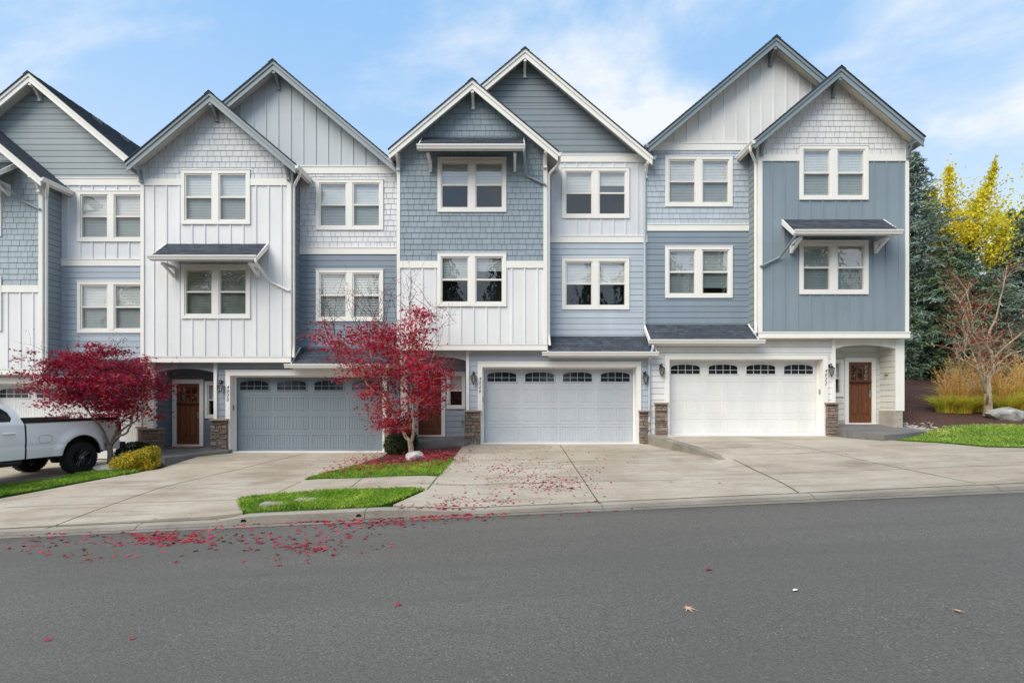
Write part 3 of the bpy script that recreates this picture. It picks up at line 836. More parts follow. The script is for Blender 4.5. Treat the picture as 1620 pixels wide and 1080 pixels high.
def digits(par, txt, x, Y, ztop, step=.135, size=.155, m=BLACK, dx=.003):
    obs = MB(); dg = bpy.context.evaluated_depsgraph_get
    for i, ch in enumerate(txt):
        cu = bpy.data.curves.new('digit', 'FONT'); cu.body = ch; cu.size = size; cu.shear = .32; cu.extrude = .006; cu.align_x = 'CENTER'; cu.resolution_u = 4
        o = bpy.data.objects.new('digit', cu); COL.objects.link(o)
        bpy.context.view_layer.update()
        me = bpy.data.meshes.new_from_object(o.evaluated_get(dg()))
        zz = ztop - step * i - size * .72
        obs.add([(x + v.co.x * .82 - dx * i, Y - v.co.z, zz + v.co.y) for v in me.vertices], [tuple(p.vertices) for p in me.polygons])
        bpy.data.objects.remove(o); bpy.data.curves.remove(cu); bpy.data.meshes.remove(me)
    return obs.obj('house_number', m, par)

# ------------------------------------------------------------------ townhouses
SLOPE = .84
def house(k, left, width, mirror, label, st):
    """st: colours and options"""
    zu = .385 * (k - 3); zf = ZF[k]; WD = width
    X = (lambda u: left + u) if not mirror else (lambda u: left + WD - u)
    Z = lambda v: v + zu
    sgn = -1 if mirror else 1
    root = thing('townhouse', label, 'townhouse', (X(WD / 2), YB, zf), 'attached townhouses in the row')
    FR = lambda Y: (lambda u, v, d: (u, Y - d, v))
    xp = lambda pts: [(X(u), z) for u, z in pts]
    hx = lambda h: (min(X(h[0]), X(h[1])), max(X(h[0]), X(h[1])), h[2], h[3])
    wall_mats = lambda c, gap=None: [paint(c), gap or (GAPSHADEL if min(c) > 165 else GAP)]
    tcol = st['trim']; sof = st['soffit']
    # bay
    BW = 4.75; uc = 2.42; za = Z(9.83)
    zr = lambda u: za - SLOPE * abs(u - uc) - .09
    low = (1.29, 3.47, Z(2.91), Z(4.60)); up = (1.29, 3.47, Z(5.90), Z(7.61))
    holes = [hx(low), hx(up)]
    zbelt = (Z(4.13), Z(4.35)) if st['bay'] == 'low' else (Z(7.13), Z(7.34))
    cb = .105
    b = MB(); batten(b, FR(YB), xp([(cb, Z(1.725)), (BW - cb, Z(1.725)), (BW - cb, zbelt[0]), (cb, zbelt[0])]), holes, off=.30)
    b.obj('board_and_batten_wall', wall_mats(st['bay_board']), root)
    b = MB(); shake(b, FR(YB), xp([(cb, zbelt[1]), (BW - cb, zbelt[1]), (BW - cb, zr(BW - cb)), (uc, zr(uc)), (cb, zr(cb))]), holes, seed=k)
    b.obj('shingled_wall', wall_mats(st['bay_shake']), root)
    t = MB()
    for a, c, s in pieces(xp([(cb, zbelt[0]), (BW - cb, zbelt[0]), (BW - cb, zbelt[1]), (cb, zbelt[1])]), holes, zbelt[0], zbelt[1]):
        t.box(s[0], s[2], YB - .035, YB + .01, a, c)
    t.box(X(-.02), X(BW + .02), YB - .05, YB + .02, Z(1.525), Z(1.725)); t.box(X(-.03), X(BW + .03), YB - .065, YB + .02, Z(1.69), Z(1.725))
    for u in (0, BW - cb): t.box(X(u), X(u + cb), YB - .032, YB + .008, Z(1.725), zr(u + cb / 2))
    t.box(X(BW - .012), X(BW + .024), YB - .030, YB + .10, Z(1.725), zr(BW))
    t.obj('bay_trim', WHITE, root)
    b = MB(); b.box(X(.02), X(BW - .02), YB + .021, YG + .02, Z(1.53), Z(1.56)); b.obj('bay_underside', sof, root)
    # side walls of the bay
    for side, (ua, sg) in (('r', (BW, sgn)), ('l', (0.0, -sgn))):
        xx = X(ua); P = lambda u, v, d, xx=xx, sg=sg: (xx + sg * d, u, v)
        yb = YM if side == 'r' else (YM + 9 if mirror else YM)
        b = MB(); lap(b, P, [(YB + .1 if side == 'r' else YB, Z(1.56)), (yb, Z(1.56)), (yb, zr(ua) - .02), (YB + .1 if side == 'r' else YB, zr(ua) - .02)], e=.19)
        b.obj('side_wall', wall_mats(st['side']), root)
    window(root, X(low[0]), X(low[1]), low[2], low[3], YB, st['blinds'][0], bmat={2: OLIVE, 4: BLIND2, 3: BLIND2}.get(k))
    window(root, X(up[0]), X(up[1]), up[2], up[3], YB, st['blinds'][1])
    # main wall
    zam = Z(11.25); um = 4.07; zrm = lambda u: zam - SLOPE * abs(u - um) - .09
    E = WD
    mw_lo = (5.30, 7.52, Z(2.93), Z(4.63)); mw_up = (5.30, 7.52, Z(5.94), Z(7.60))
    mh = [hx(mw_lo), hx(mw_up)]
    b = MB(); ul = 2.3
    poly = xp([(ul, Z(8.05)), (E, Z(8.05)), (E, zrm(E)), (um, zrm(um)), (ul, zrm(ul))])
    if st['gable_kind'] == 'lap': lap(b, FR(YM), poly, e=.2)
    else: batten(b, FR(YM), poly, off=.1, sp=.41)
    b.obj('gable_wall', wall_mats(st['gable']), root)
    b = MB(); poly = xp([(BW - .1, Z(5.37)), (E, Z(5.37)), (E, Z(7.80)), (BW - .1, Z(7.80))])
    if st['up_kind'] == 'shake': shake(b, FR(YM), poly, mh, seed=k + 10)
    else: batten(b, FR(YM), poly, mh, off=.32)
    b.obj('upper_wall', wall_mats(st['up']), root)
    b = MB(); lap(b, FR(YM), xp([(BW - .1, Z(1.9)), (E, Z(1.9)), (E, Z(5.14)), (BW - .1, Z(5.14))]), mh, e=.19)
    b.obj('middle_wall', wall_mats(st['mid']), root)
    t = MB()
    t.box(X(ul), X(E), YM - .035, YM + .01, Z(7.80), Z(8.05)); t.box(X(ul), X(E), YM - .05, YM + .01, Z(8.02), Z(8.055))
    t.box(X(BW), X(E), YM - .035, YM + .01, Z(5.14), Z(5.37)); t.box(X(BW), X(E), YM - .05, YM + .01, Z(5.345), Z(5.375))
    t.obj('main_trim', WHITE, root)
    window(root, X(mw_lo[0]), X(mw_lo[1]), mw_lo[2], mw_lo[3], YM, st['blinds'][2], slat=.085 if k == 2 else .05, bmat=BLIND2 if k == 4 else None)
    window(root, X(mw_up[0]), X(mw_up[1]), mw_up[2], mw_up[3], YM, st['blinds'][3])
    # party / end walls and rear wall
    b = MB(); P = lambda u, v, d: (X(E) + sgn * (d - .03), u, v)
    b.poly([P(YM, zf, 0), P(YM + 9, zf, 0), P(YM + 9, zrm(E), 0), P(YM, zrm(E), 0)])
    b.poly([(X(0), YM + 9, zf), (X(E), YM + 9, zf), (X(E), YM + 9, zrm(E)), (X(um), YM + 9, zrm(um)), (X(0), YM + 9, zrm(0))])
    b.poly([(X(0) + sgn * .03, YM, zf), (X(0) + sgn * .03, YM + 9, zf), (X(0) + sgn * .03, YM + 9, zrm(0)), (X(0) + sgn * .03, YM, zrm(0))])
    b.obj('rear_wall', paint(st['side']), root)
    # roofs
    lr = (lambda l, r: (l, r) if not mirror else (r, l))
    hl, hr = lr(um + .12, WD - um + .06)
    rf = gable_roof(root, X(um), zam, hl, hr, SLOPE, YM - .45, YM + 9.3, tcol, sof)
    if k == 1:
        for i, yy in enumerate((18.3, 19.6, 21.2)):
            v = MB(); u = .75; x = X(um + u); z = zam - SLOPE * u
            q = [(x - .17, yy, z + .19), (x + .17, yy, z - .10), (x + .17, yy, z + .02), (x - .17, yy, z + .28)]
            v.extrude(q, (0, .36, 0)); v.obj('roof_vent', ROOF, rf)
    hl, hr = lr(uc + .16, BW - uc + .32)
    gable_roof(root, X(uc), za, hl, hr, SLOPE, YB - .45, YM + .05, tcol, sof)
    bm_ = st['bracket']
    bracket(root, X(uc), YB, YB - .42, za - .26, .40, m=bm_); bracket(root, X(um), YM, YM - .42, zam - .26, .40, m=bm_)
    for u in (.05, BW - .05): bracket(root, X(u), YB - .03, YB - .42, zr(u) - .10, .42, m=bm_)
    bracket(root, X(E - .06), YM, YM - .42, zrm(E - .06) - .10, .42, m=bm_)
    gm = st['gutter']
    ue = BW + .32 ; ze = za - SLOPE * (ue - uc)
    gutter(root, (X(ue), YB - .45, ze + .0), (X(ue), YM + .02, ze + .0), (sgn, 0, 0), WHITE)
    ue2 = E + .06; ze2 = zam - SLOPE * (ue2 - um)
    gutter(root, (X(ue2), YM - .47, ze2), (X(ue2), YM + 6, ze2), (sgn, 0, 0), gm)
    # bay corner downspout
    pipe(root, [(X(ue) + sgn * .06, YB - .25, ze - .11), (X(ue) + sgn * .06, YB - .25, ze - .26), (X(BW) + sgn * .07, YB + .06, ze - .48), (X(BW) + sgn * .07, YB + .06, Z(2.05)), (X(BW) + sgn * .10, YB - .02, Z(1.68))], st['spout'])
    if st.get('party_spout'):
        x = X(E) - sgn * .10
        pipe(root, [(x, YM - .10, Z(7.5)), (x, YM - .07, Z(7.2)), (x, YM - .07, Z(2.3)), (x + .02, YM - .12, Z(2.18)), (X(E) - .02, 16.12, Z(1.62)), (X(E) - .10, 16.2, Z(1.3)), (X(E) - .06, YG - .08, Z(1.12)), (X(E) - .06, YG - .08, zf + .25), (X(E) + .0, YG - .22, zf + .12)], paint((176, 190, 203)))
    # hood over one bay window
    hz1, hz0 = (Z(8.25), Z(7.66)) if st['bay'] == 'low' else (Z(5.27), Z(4.70))
    u0, u1 = .80, 4.02; yf = YB - .70
    h = MB(); sl = Vector((0, YB - yf, hz1 - hz0))
    h.extrude([(X(u0), yf, hz0), (X(u0), yf, hz0 - .04), (X(u0), YB, hz1 - .04), (X(u0), YB, hz1)], (X(u1) - X(u0), 0, 0))
    shingles(h, (min(X(u0), X(u1)), yf - .01, hz0 + .005), (1, 0, 0), sl, abs(u1 - u0), sl.length, seed=k + 30)
    hood = h.obj('window_hood', [ROOF, ROOF], root)
    t = MB()
    for u in (u0, u1):
        x = X(u); t.extrude([(x - .02, yf, hz0 + .012), (x - .02, yf, hz0 - .14), (x - .02, YB - .03, hz1 - .16), (x - .02, YB - .03, hz1 + .012)], (.04, 0, 0))
    t.box(X(u0 + .03), X(u1 - .03), yf + .0, yf + .03, hz0 - .14, hz0 - .045)
    t.obj('hood_trim', WHITE, hood)
    gutter(hood, (X(u0 - .03), yf, hz0 + .01), (X(u1 + .03), yf, hz0 + .01), (0, -1, 0), WHITE)
    for u in (u0 + .28, u1 - .28):
        b = MB(); x = X(u); w2 = .045
        b.box(x - w2, x + w2, YB - .60, YB - .033, hz0 - .235, hz0 - .145); b.box(x - w2, x + w2, YB - .10, YB - .033, hz0 - .50, hz0 - .235)
        b.extrude([(x - w2 * .8, YB - .56, hz0 - .235), (x - w2 * .8, YB - .46, hz0 - .235), (x - w2 * .8, YB - .10, hz0 - .40), (x - w2 * .8, YB - .10, hz0 - .48)], (w2 * 1.6, 0, 0))
        b.obj('bracket', WHITE, hood)
    ux = u1 + .0
    pipe(hood, [(X(ux), yf - .06, hz0 - .10), (X(ux), yf - .06, hz0 - .20), (X(ux + .08), YB - .06, hz0 - .62), (X(BW - .02), YB - .07, hz0 - .92)], st['hood_spout'], r=.036)
    # shed roof over the garage
    yg = 16.2; z1, z0 = Z(2.04), Z(1.46); ua, ub = BW + .03, E + .10
    h = MB(); sl = Vector((0, YM - yg, z1 - z0))
    h.extrude([(X(ua), yg, z0), (X(ua), yg, z0 - .04), (X(ua), YM, z1 - .04), (X(ua), YM, z1)], (X(ub) - X(ua), 0, 0))
    shingles(h, (min(X(ua), X(ub)), yg - .01, z0 + .005), (1, 0, 0), sl, abs(ub - ua), sl.length, seed=k + 50)
    shed = h.obj('garage_roof', [ROOF, ROOF], root)
    t = MB()
    for u in (ua - .0, ub):
        x = X(u); t.extrude([(x - .02, yg, z0 + .03), (x - .02, yg, z0 - .13), (x - .02, YM - .03, z1 - .13), (x - .02, YM - .03, z1 + .03)], (.04, 0, 0))
    t.box(X(ua + .03), X(ub - .03), yg + .0, yg + .03, z0 - .15, z0 - .045)
    t.box(X(ua + .03), X(ub - .03), yg + .03, YG + .02, z0 - .15, z0 - .13)
    t.obj('garage_roof_trim', WHITE, shed)
    gutter(shed, (X(ua - .18), yg, z0 + .01), (X(ub + .05), yg, z0 + .01), (0, -1, 0), WHITE)
    # garage wall, opening, door
    gs = st['gshift']; g0, g1 = 2.694 + gs[0], 7.66 + gs[1]; gt = zf + 2.48
    hole = hx((g0, g1, zf - .2, gt))
    b = MB(); lap(b, FR(YG), xp([(2.2, zf - .15), (E + .02, zf - .15), (E + .02, Z(1.54)), (2.2, Z(1.54))]), [hole], e=.19); b.obj('garage_wall', wall_mats(st['garage_wall']), root)
    t = MB(); tw = .15
    t.box(X(g0 - tw), X(g0), YG - .05, YG + .02, zf + .0, gt + tw); t.box(X(g1), X(g1 + tw), YG - .05, YG + .02, zf, gt + tw)
    t.box(X(g0), X(g1), YG - .05, YG + .02, gt, gt + tw); t.box(X(g0 - tw - .015), X(g1 + tw + .015), YG - .065, YG + .02, gt + tw, gt + tw + .03)
    t.box(X(g0 - .03), X(g0), YG + .02, YD + .04, zf, gt); t.box(X(g1), X(g1 + .03), YG + .02, YD + .04, zf, gt); t.box(X(g0), X(g1), YG + .02, YD + .04, gt, gt + .03)
    t.box(X(g0), X(g0 + .04), YD - .05, YD - .02, zf, gt); t.box(X(g1 - .04), X(g1), YD - .05, YD - .02, zf, gt); t.box(X(g0 + .04), X(g1 - .04), YD - .05, YD - .02, gt - .05, gt)
    t.obj('garage_trim', WHITE, root)
    garage_door(root, X(g0), X(g1), zf + .015, 2.46, YD, st['door'])
    kp = MB(); xk = X(g0 + .0) - sgn * .0
    kp.box(xk, xk + sgn * .025, YG + .10, YG + .17, zf + 1.36, zf + 1.52); kp.obj('keypad', KEYP, root)
    if st['number']: digits(root, st['number'], X(g0 - tw / 2), YG - .05, zf + 2.17)
    # pillars, post and lamps
    pillar(root, X(2.13), X(g0 - .06), YG - .16, YG + .3, zf - .3, zf + 1.09, k)
    pillar(root, X(g1 + .08), X(min(E - .04, g1 + .46)), YG - .12, YG + .1, zf - .3, zf + 1.09, k + 20)
    t = MB(); t.box(X(2.17), X(2.27), YG - .06, YG + .03, zf + 1.09, Z(1.525)); t.obj('corner_post', WHITE, root)
    wall_lamp(root, X((2.27 + g0 - tw) / 2 + .01), YG, zf + 2.17); wall_lamp(root, X(min(E - .11, g1 + tw + .12)), YG, zf + 2.17)
    # porch
    pl = .27 if not mirror else .22
    zp = zf + st['porch']
    pw = lambda c: wall_mats(c)
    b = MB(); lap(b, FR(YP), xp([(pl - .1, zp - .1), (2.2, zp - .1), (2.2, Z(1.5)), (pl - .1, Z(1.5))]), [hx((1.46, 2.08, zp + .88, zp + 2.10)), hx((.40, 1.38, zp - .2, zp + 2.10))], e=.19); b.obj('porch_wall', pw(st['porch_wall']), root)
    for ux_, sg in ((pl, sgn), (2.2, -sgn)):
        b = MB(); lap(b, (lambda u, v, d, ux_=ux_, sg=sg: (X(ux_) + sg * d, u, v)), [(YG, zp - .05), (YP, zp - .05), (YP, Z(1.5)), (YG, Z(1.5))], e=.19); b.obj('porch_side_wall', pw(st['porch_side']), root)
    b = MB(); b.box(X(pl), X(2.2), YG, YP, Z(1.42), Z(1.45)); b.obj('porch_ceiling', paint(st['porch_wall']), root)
    b = MB(); n = 18; za0, za1 = Z(1.21), Z(1.345)
    for i in range(n):
        f = lambda t: za0 + (za1 - za0) * math.sin(math.pi * t) ** .75 if 0 < t < 1 else za0
        ta, tb = i / n, (i + 1) / n; xa, xb = X(pl + (2.18 - pl) * ta), X(pl + (2.18 - pl) * tb)
        b.extrude([(xa, YG - .03, f(ta)), (xb, YG - .03, f(tb)), (xb, YG - .03, Z(1.527)), (xa, YG - .03, Z(1.527))], (0, .13, 0))
    b.obj('porch_arch', paint(st['arch']), root)
    if mirror:
        b = MB(); b.box(X(-.06), X(pl), YG - .04, YG + .16, zf + .82, Z(1.525)); b.box(X(-.06), X(.0), YG + .16, YM + 3, zf + .82, Z(1.525)); b.obj('porch_post', WHITE, root)
        b = MB(); b.box(X(-.02), X(pl + .04), YG - .02, YP + .1, zf - .6, zf + .82); b.box(X(-.02), X(.2), YP + .1, YM + 9, zf - .6, zf + .82); b.obj('foundation', FOUND, root)
        b = MB(); xx = X(pl) + sgn * .02; b.lathe([(.0, .05), (.09, .045), (.07, 0)], (xx, YG + .32, zf + 2.0), 12, 'z'); b.obj('porch_light', mat('amber_plastic', S(196, 176, 110), rough=.4), root)
        b = MB(); b.box(X(1.42), X(2.2), YP - .03, YP + .02, zp - .28, zp + .1); b.obj('foundation', FOUND, root)
    else:
        b = MB(); b.box(X(.07), X(pl + .01), YG - .10, YG + .06, zf + .77, Z(1.525)); b.obj('porch_post', WHITE, root)
        pillar(root, X(-.10), X(.47), YG - .20, YG + .12, zf - .3, zf + .79, k + 40)
    t = MB(); dx0, dx1 = .50, 1.28; dt = zp + 2.04
    t.box(X(dx0 - .13), X(dx0), YP - .045, YP + .05, zp, dt + .12); t.box(X(dx1), X(dx1 + .13), YP - .045, YP + .05, zp, dt + .12)
    t.box(X(dx0), X(dx1), YP - .045, YP + .05, dt, dt + .12); t.box(X(dx0 - .13), X(dx1 + .13), YP - .06, YP + .03, zp - .06, zp)
    t.box(X(dx0 - .14), X(dx1 + .14), YP - .058, YP + .02, dt + .12, dt + .145)
    t.obj('door_trim', WHITE, root)
    front_door(root, X(dx0), X(dx1), zp, 2.04, YP + .0)
    window(root, X(1.46), X(2.08), zp + .88, zp + 2.10, YP, ('half',), units=1, trim=.075)
    if k == 3:
        b = MB(); x, z = -1.68, zf + .63
        b.tube([(x, YP, z + .06), (x, YP - .09, z + .06), (x, YP - .10, z - .03)], .018, 8); b.lathe([(.035, 0), (.035, .015), (0, .016)], (x, YP - .06, z + .085), 10); b.obj('hose_tap', METAL, root)
    return root

TEAL = paint((146, 160, 167)); BLUEGREY = paint((128, 146, 157))
SOFLIT = mat('warm_lit_soffit', S(232, 224, 206, .9), rough=.7)  # cream tone paints in the warm light on these soffits
D_ = {}
def dm(rgb): 
    return paint(rgb, isl=.0)
house(1, -19.65, 7.88, False, 'townhouse at far left behind the white pickup with its dark shingle roof slope showing',
      dict(trim=WHITE, soffit=SOFFIT, bracket=WHITE, gutter=TEAL, spout=WHITE, hood_spout=TEAL, bay='low', bay_board=(226, 227, 230), bay_shake=(160, 178, 188), side=(140, 156, 168),
           blinds=(('full', 'full'), ('full', 'full'), ('full', 'full'), ('full', 'full')), gable_kind='lap', gable=(152, 166, 173), up_kind='batten', up=(218, 221, 228), mid=(166, 181, 198),
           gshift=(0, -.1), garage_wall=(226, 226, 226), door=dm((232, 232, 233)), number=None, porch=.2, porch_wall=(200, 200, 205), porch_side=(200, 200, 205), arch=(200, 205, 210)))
house(2, -11.77, 8.12, False, 'townhouse numbered 4030 with blue grey garage door and light shingled gable',
      dict(trim=TEAL, soffit=SOFFIT, bracket=TEAL, gutter=TEAL, spout=WHITE, hood_spout=WHITE, bay='high', bay_board=(226, 227, 230), bay_shake=(204, 209, 215), side=(118, 134, 150),
           blinds=(('full', 'full'), ('full', 'full'), ('full', 'full'), ('full', 'full')), gable_kind='batten', gable=(190, 200, 208), up_kind='shake', up=(218, 219, 226), mid=(128, 147, 165),
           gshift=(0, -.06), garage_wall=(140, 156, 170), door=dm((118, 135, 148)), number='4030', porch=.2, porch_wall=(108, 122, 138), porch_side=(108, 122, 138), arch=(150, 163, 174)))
house(3, -3.65, 8.12, False, 'townhouse numbered 4026 with blue grey shingled gable, white rake boards and pale grey garage door',
      dict(trim=WHITE, soffit=SOFFIT, bracket=WHITE, gutter=TEAL, spout=WHITE, hood_spout=TEAL, bay='low', bay_board=(226, 227, 230), bay_shake=(138, 158, 173), side=(176, 184, 196),
           blinds=(('half', 'third'), ('half', 'half'), ('half', 'half'), ('half', 'third')), gable_kind='lap', gable=(130, 146, 157), up_kind='batten', up=(214, 217, 226), mid=(177, 191, 208),
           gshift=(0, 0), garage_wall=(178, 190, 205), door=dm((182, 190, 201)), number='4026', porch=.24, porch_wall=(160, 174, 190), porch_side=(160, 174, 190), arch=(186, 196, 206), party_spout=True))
house(4, 4.46, 8.12, True, 'right end townhouse numbered 4022 with white garage door and blue board and batten bay',
      dict(trim=BLUEGREY, soffit=SOFLIT, bracket=BLUEGREY, gutter=BLUEGREY, spout=WHITE, hood_spout=BLUEGREY, bay='high', bay_board=(126, 146, 162), bay_shake=(222, 221, 222), side=(142, 156, 160),
           blinds=(('full', 'full'), ('full', 'full'), ('full', 'most'), ('full', 'full')), gable_kind='batten', gable=(226, 224, 222), up_kind='shake', up=(178, 193, 208), mid=(128, 148, 167),
           gshift=(-.14, -.15), garage_wall=(224, 225, 228), door=dm((230, 230, 229)), number='4022', porch=.40, porch_wall=(214, 214, 210), porch_side=(222, 219, 206), arch=(228, 226, 222)))  # porch side colour is warmed and lightened for light from the left

# doormat
b = MB(); b.box(-11.2, -10.25, 16.62, 17.08, -1.615, -1.588); tag(b.obj('doormat', mat('doormat', S(128, 84, 76), rough=1, nscale=14, col2=S(160, 120, 108)), loc=(-10.7, 16.85, -1.6)), 'dull red doormat in front of the wooden door left of the blue grey garage', 'doormat')

# ------------------------------------------------------------------ foliage helpers
def leafshape(kind):
    if kind == 'maple':                       # five pointed lobes, unit length about 1
        a = [(-90, .10), (-62, .30), (-40, .12), (-10, .52), (10, .18), (40, .62), (62, .22), (90, .72), (118, .22), (140, .62), (170, .18), (190, .52), (220, .12), (242, .30)]
        p = [(r * math.cos(math.radians(t)), r * math.sin(math.radians(t))) for t, r in a]
    elif kind == 'oval':
        p = [(0, -.5), (.22, -.2), (.26, .1), (0, .5), (-.26, .1), (-.22, -.2)]
    elif kind == 'needle':
        p = [(0, -.5), (.10, -.1), (.05, .5), (-.05, .5), (-.10, -.1)]
    else:
        p = [(0, -.5), (.3, 0), (0, .5), (-.3, 0)]
    return np.array(p)
def leaves(P, size, kind, up=None, flat=.5, r=None, curl=.12):
    """arrays of leaf vertices: centres P (n,3), size (n,) ; flat=1 lies level, 0 = any direction; up = preferred pointing direction (n,3)"""
    r = r or rng; n = len(P); T = leafshape(kind); k = len(T)
    N = r.normal(size=(n, 3)) * (1 - flat); N[:, 2] += flat + .02
    N /= np.linalg.norm(N, axis=1)[:, None] + 1e-9
    D = r.normal(size=(n, 3)) if up is None else up + r.normal(size=(n, 3)) * .35
    D -= N * (D * N).sum(1)[:, None]; D /= np.linalg.norm(D, axis=1)[:, None] + 1e-9
    B = np.cross(N, D)
    s = np.asarray(size).reshape(-1, 1, 1) * np.ones((n, 1, 1))
    V = P[:, None, :] + s * (T[None, :, 0:1] * B[:, None, :] + T[None, :, 1:2] * D[:, None, :] - curl * (T ** 2).sum(1)[None, :, None] * N[:, None, :])
    return V.reshape(-1, 3), np.arange(n * k).reshape(n, k)
def join(blocks):
    vs, fs, o = [], [], 0
    for v, f in blocks: vs.append(v); fs.append(f + o); o += len(v)
    return np.concatenate(vs), fs
def leaf_obj(name, blocks, m, parent=None, loc=None):
    v, f = join(blocks); return np_obj(name, v, f, m, parent, loc)
def limb(mb, pts, r0, r1, n=8, wob=.0, R=random, sub=4):
    """a smooth tapering limb through the points; returns sampled points with radii"""
    P = [Vector(p) for p in pts]; Q = []
    for i in range(len(P) - 1):
        p0, p1, p2, p3 = P[max(i - 1, 0)], P[i], P[i + 1], P[min(i + 2, len(P) - 1)]
        for s in range(sub):
            t = s / sub
            Q.append(.5 * ((2 * p1) + (p2 - p0) * t + (2 * p0 - 5 * p1 + 4 * p2 - p3) * t * t + (3 * p1 - p0 - 3 * p2 + p3) * t ** 3))
    Q.append(P[-1])
    for q in Q[1:]: q += Vector((R.gauss(0, wob), R.gauss(0, wob), R.gauss(0, wob)))
    rad = [r0 + (r1 - r0) * (i / (len(Q) - 1)) ** .8 for i in range(len(Q))]
    mb.tube(Q, rad, n); return list(zip(Q, rad))

# ------------------------------------------------------------------ maples
def maple(label, base, scale, trunk_pts, limbs, lobes, leafm, leaf_size, seed, twigs=(), depth=1.0, group=None, bark=BARK, per=34, spread=.26, trunk_r=.085):
    """limbs: lists of (dx, dy, dz); lobes: (dx, dz, rx, rz, clusters) read as widths and heights around the trunk foot"""
    R = random.Random(seed); r = np.random.default_rng(seed)
    root = thing('maple_tree', label, 'tree', tuple(base), group)
    bx, by, bz = base; off = lambda p: (bx + p[0] * scale, by + p[1] * scale, bz + p[2] * scale)
    tb = MB(); nodes = []
    tp = [off(p) for p in trunk_pts]
    nodes += limb(tb, [(tp[0][0], tp[0][1], tp[0][2] - .12)] + tp, trunk_r * 1.25, trunk_r * .78, 10, .006, R)
    for l, r0, r1 in limbs: nodes += limb(tb, [off(p) for p in l], r0, r1, 7, .012, R)
    C = []
    for (dx, dz, rx, rz, n) in lobes:
        for _ in range(n):
            while True:
                q = r.uniform(-1, 1, 3)
                if q @ q <= 1: break
            C.append(off((dx + q[0] * rx, q[1] * depth, dz + q[2] * rz)))
    C.sort(key=lambda c: (Vector(c) - Vector(base)).length)
    core = [q for q in nodes if q[0].z > bz + .35 * scale]
    blocks = []
    for c in C:
        cv = Vector(c)
        best = min(core, key=lambda q: (q[0] - cv).length + (.8 * max(0, q[0].z - cv.z)))
        p, rr = best; d = (cv - p).length
        if d > .02:
            mid = (p + cv) / 2 + Vector((R.gauss(0, .04), R.gauss(0, .04), .10 * d))
            new = limb(tb, [p, mid, cv], min(rr * .55, .004 + .012 * d), .0028, 5, .008, R, 3)
            core += new[2:]
            for _ in range(3):
                e = cv + Vector((R.gauss(0, .16), R.gauss(0, .16), R.gauss(.02, .07))); tb.tube([cv, (cv + e) / 2 + Vector((0, 0, .02)), e], [.0035, .0028, .0015], 4)
        n = int(per * R.uniform(.4, 1.35))
        out = np.array([cv.x - bx, cv.y - by, 0.0]); out /= np.linalg.norm(out) + .1
        P = np.array(c) + np.column_stack([r.normal(0, spread, n), r.normal(0, spread, n), r.normal(-.02, spread * .33, n)])
        U = np.tile(out * .7 + np.array([0, 0, -.55]), (n, 1))
        blocks.append(leaves(P, r.uniform(.5, 1.35, n) * leaf_size, 'maple', U, .5, r))
    tw_ = MB()
    for (a, b_, n) in twigs:
        for _ in range(n):
            e = Vector(off((b_[0] + R.gauss(0, 15), R.gauss(0, 14), b_[1] + R.gauss(0, 14))))
            want = Vector(off((a[0] + R.gauss(0, 22), R.gauss(0, 16), a[1] + R.gauss(0, 12))))
            p = min(core, key=lambda q: (q[0] - want).length)[0]
            m_ = (p + e) / 2 + Vector((R.gauss(0, .10), R.gauss(0, .06), R.gauss(.05, .05)))
            tw = limb(tw_, [p, m_, e], .0075, .0020, 5, .012, R, 4)
            for q, _r in tw[2::2]:
                e2 = q + Vector((R.gauss(0, .16), R.gauss(0, .12), abs(R.gauss(.16, .10)))); tw_.tube([q, (q + e2) / 2 + Vector((R.gauss(0, .02), 0, .01)), e2], [.0036, .003, .0016], 4)
                if R.random() < .75:
                    P = np.array([tuple(e2)]) + r.normal(0, .05, (3, 3)); blocks.append(leaves(P, r.uniform(.4, .75, 3) * leaf_size, 'maple', None, .3, r))
    tb.add(tw_.v, tw_.f, 1)
    tb.obj('trunk', [bark, BARKD], root, smooth=True)
    leaf_obj('crown', blocks, leafm, root)
    return root

mx = lambda px, ox: (px - ox)
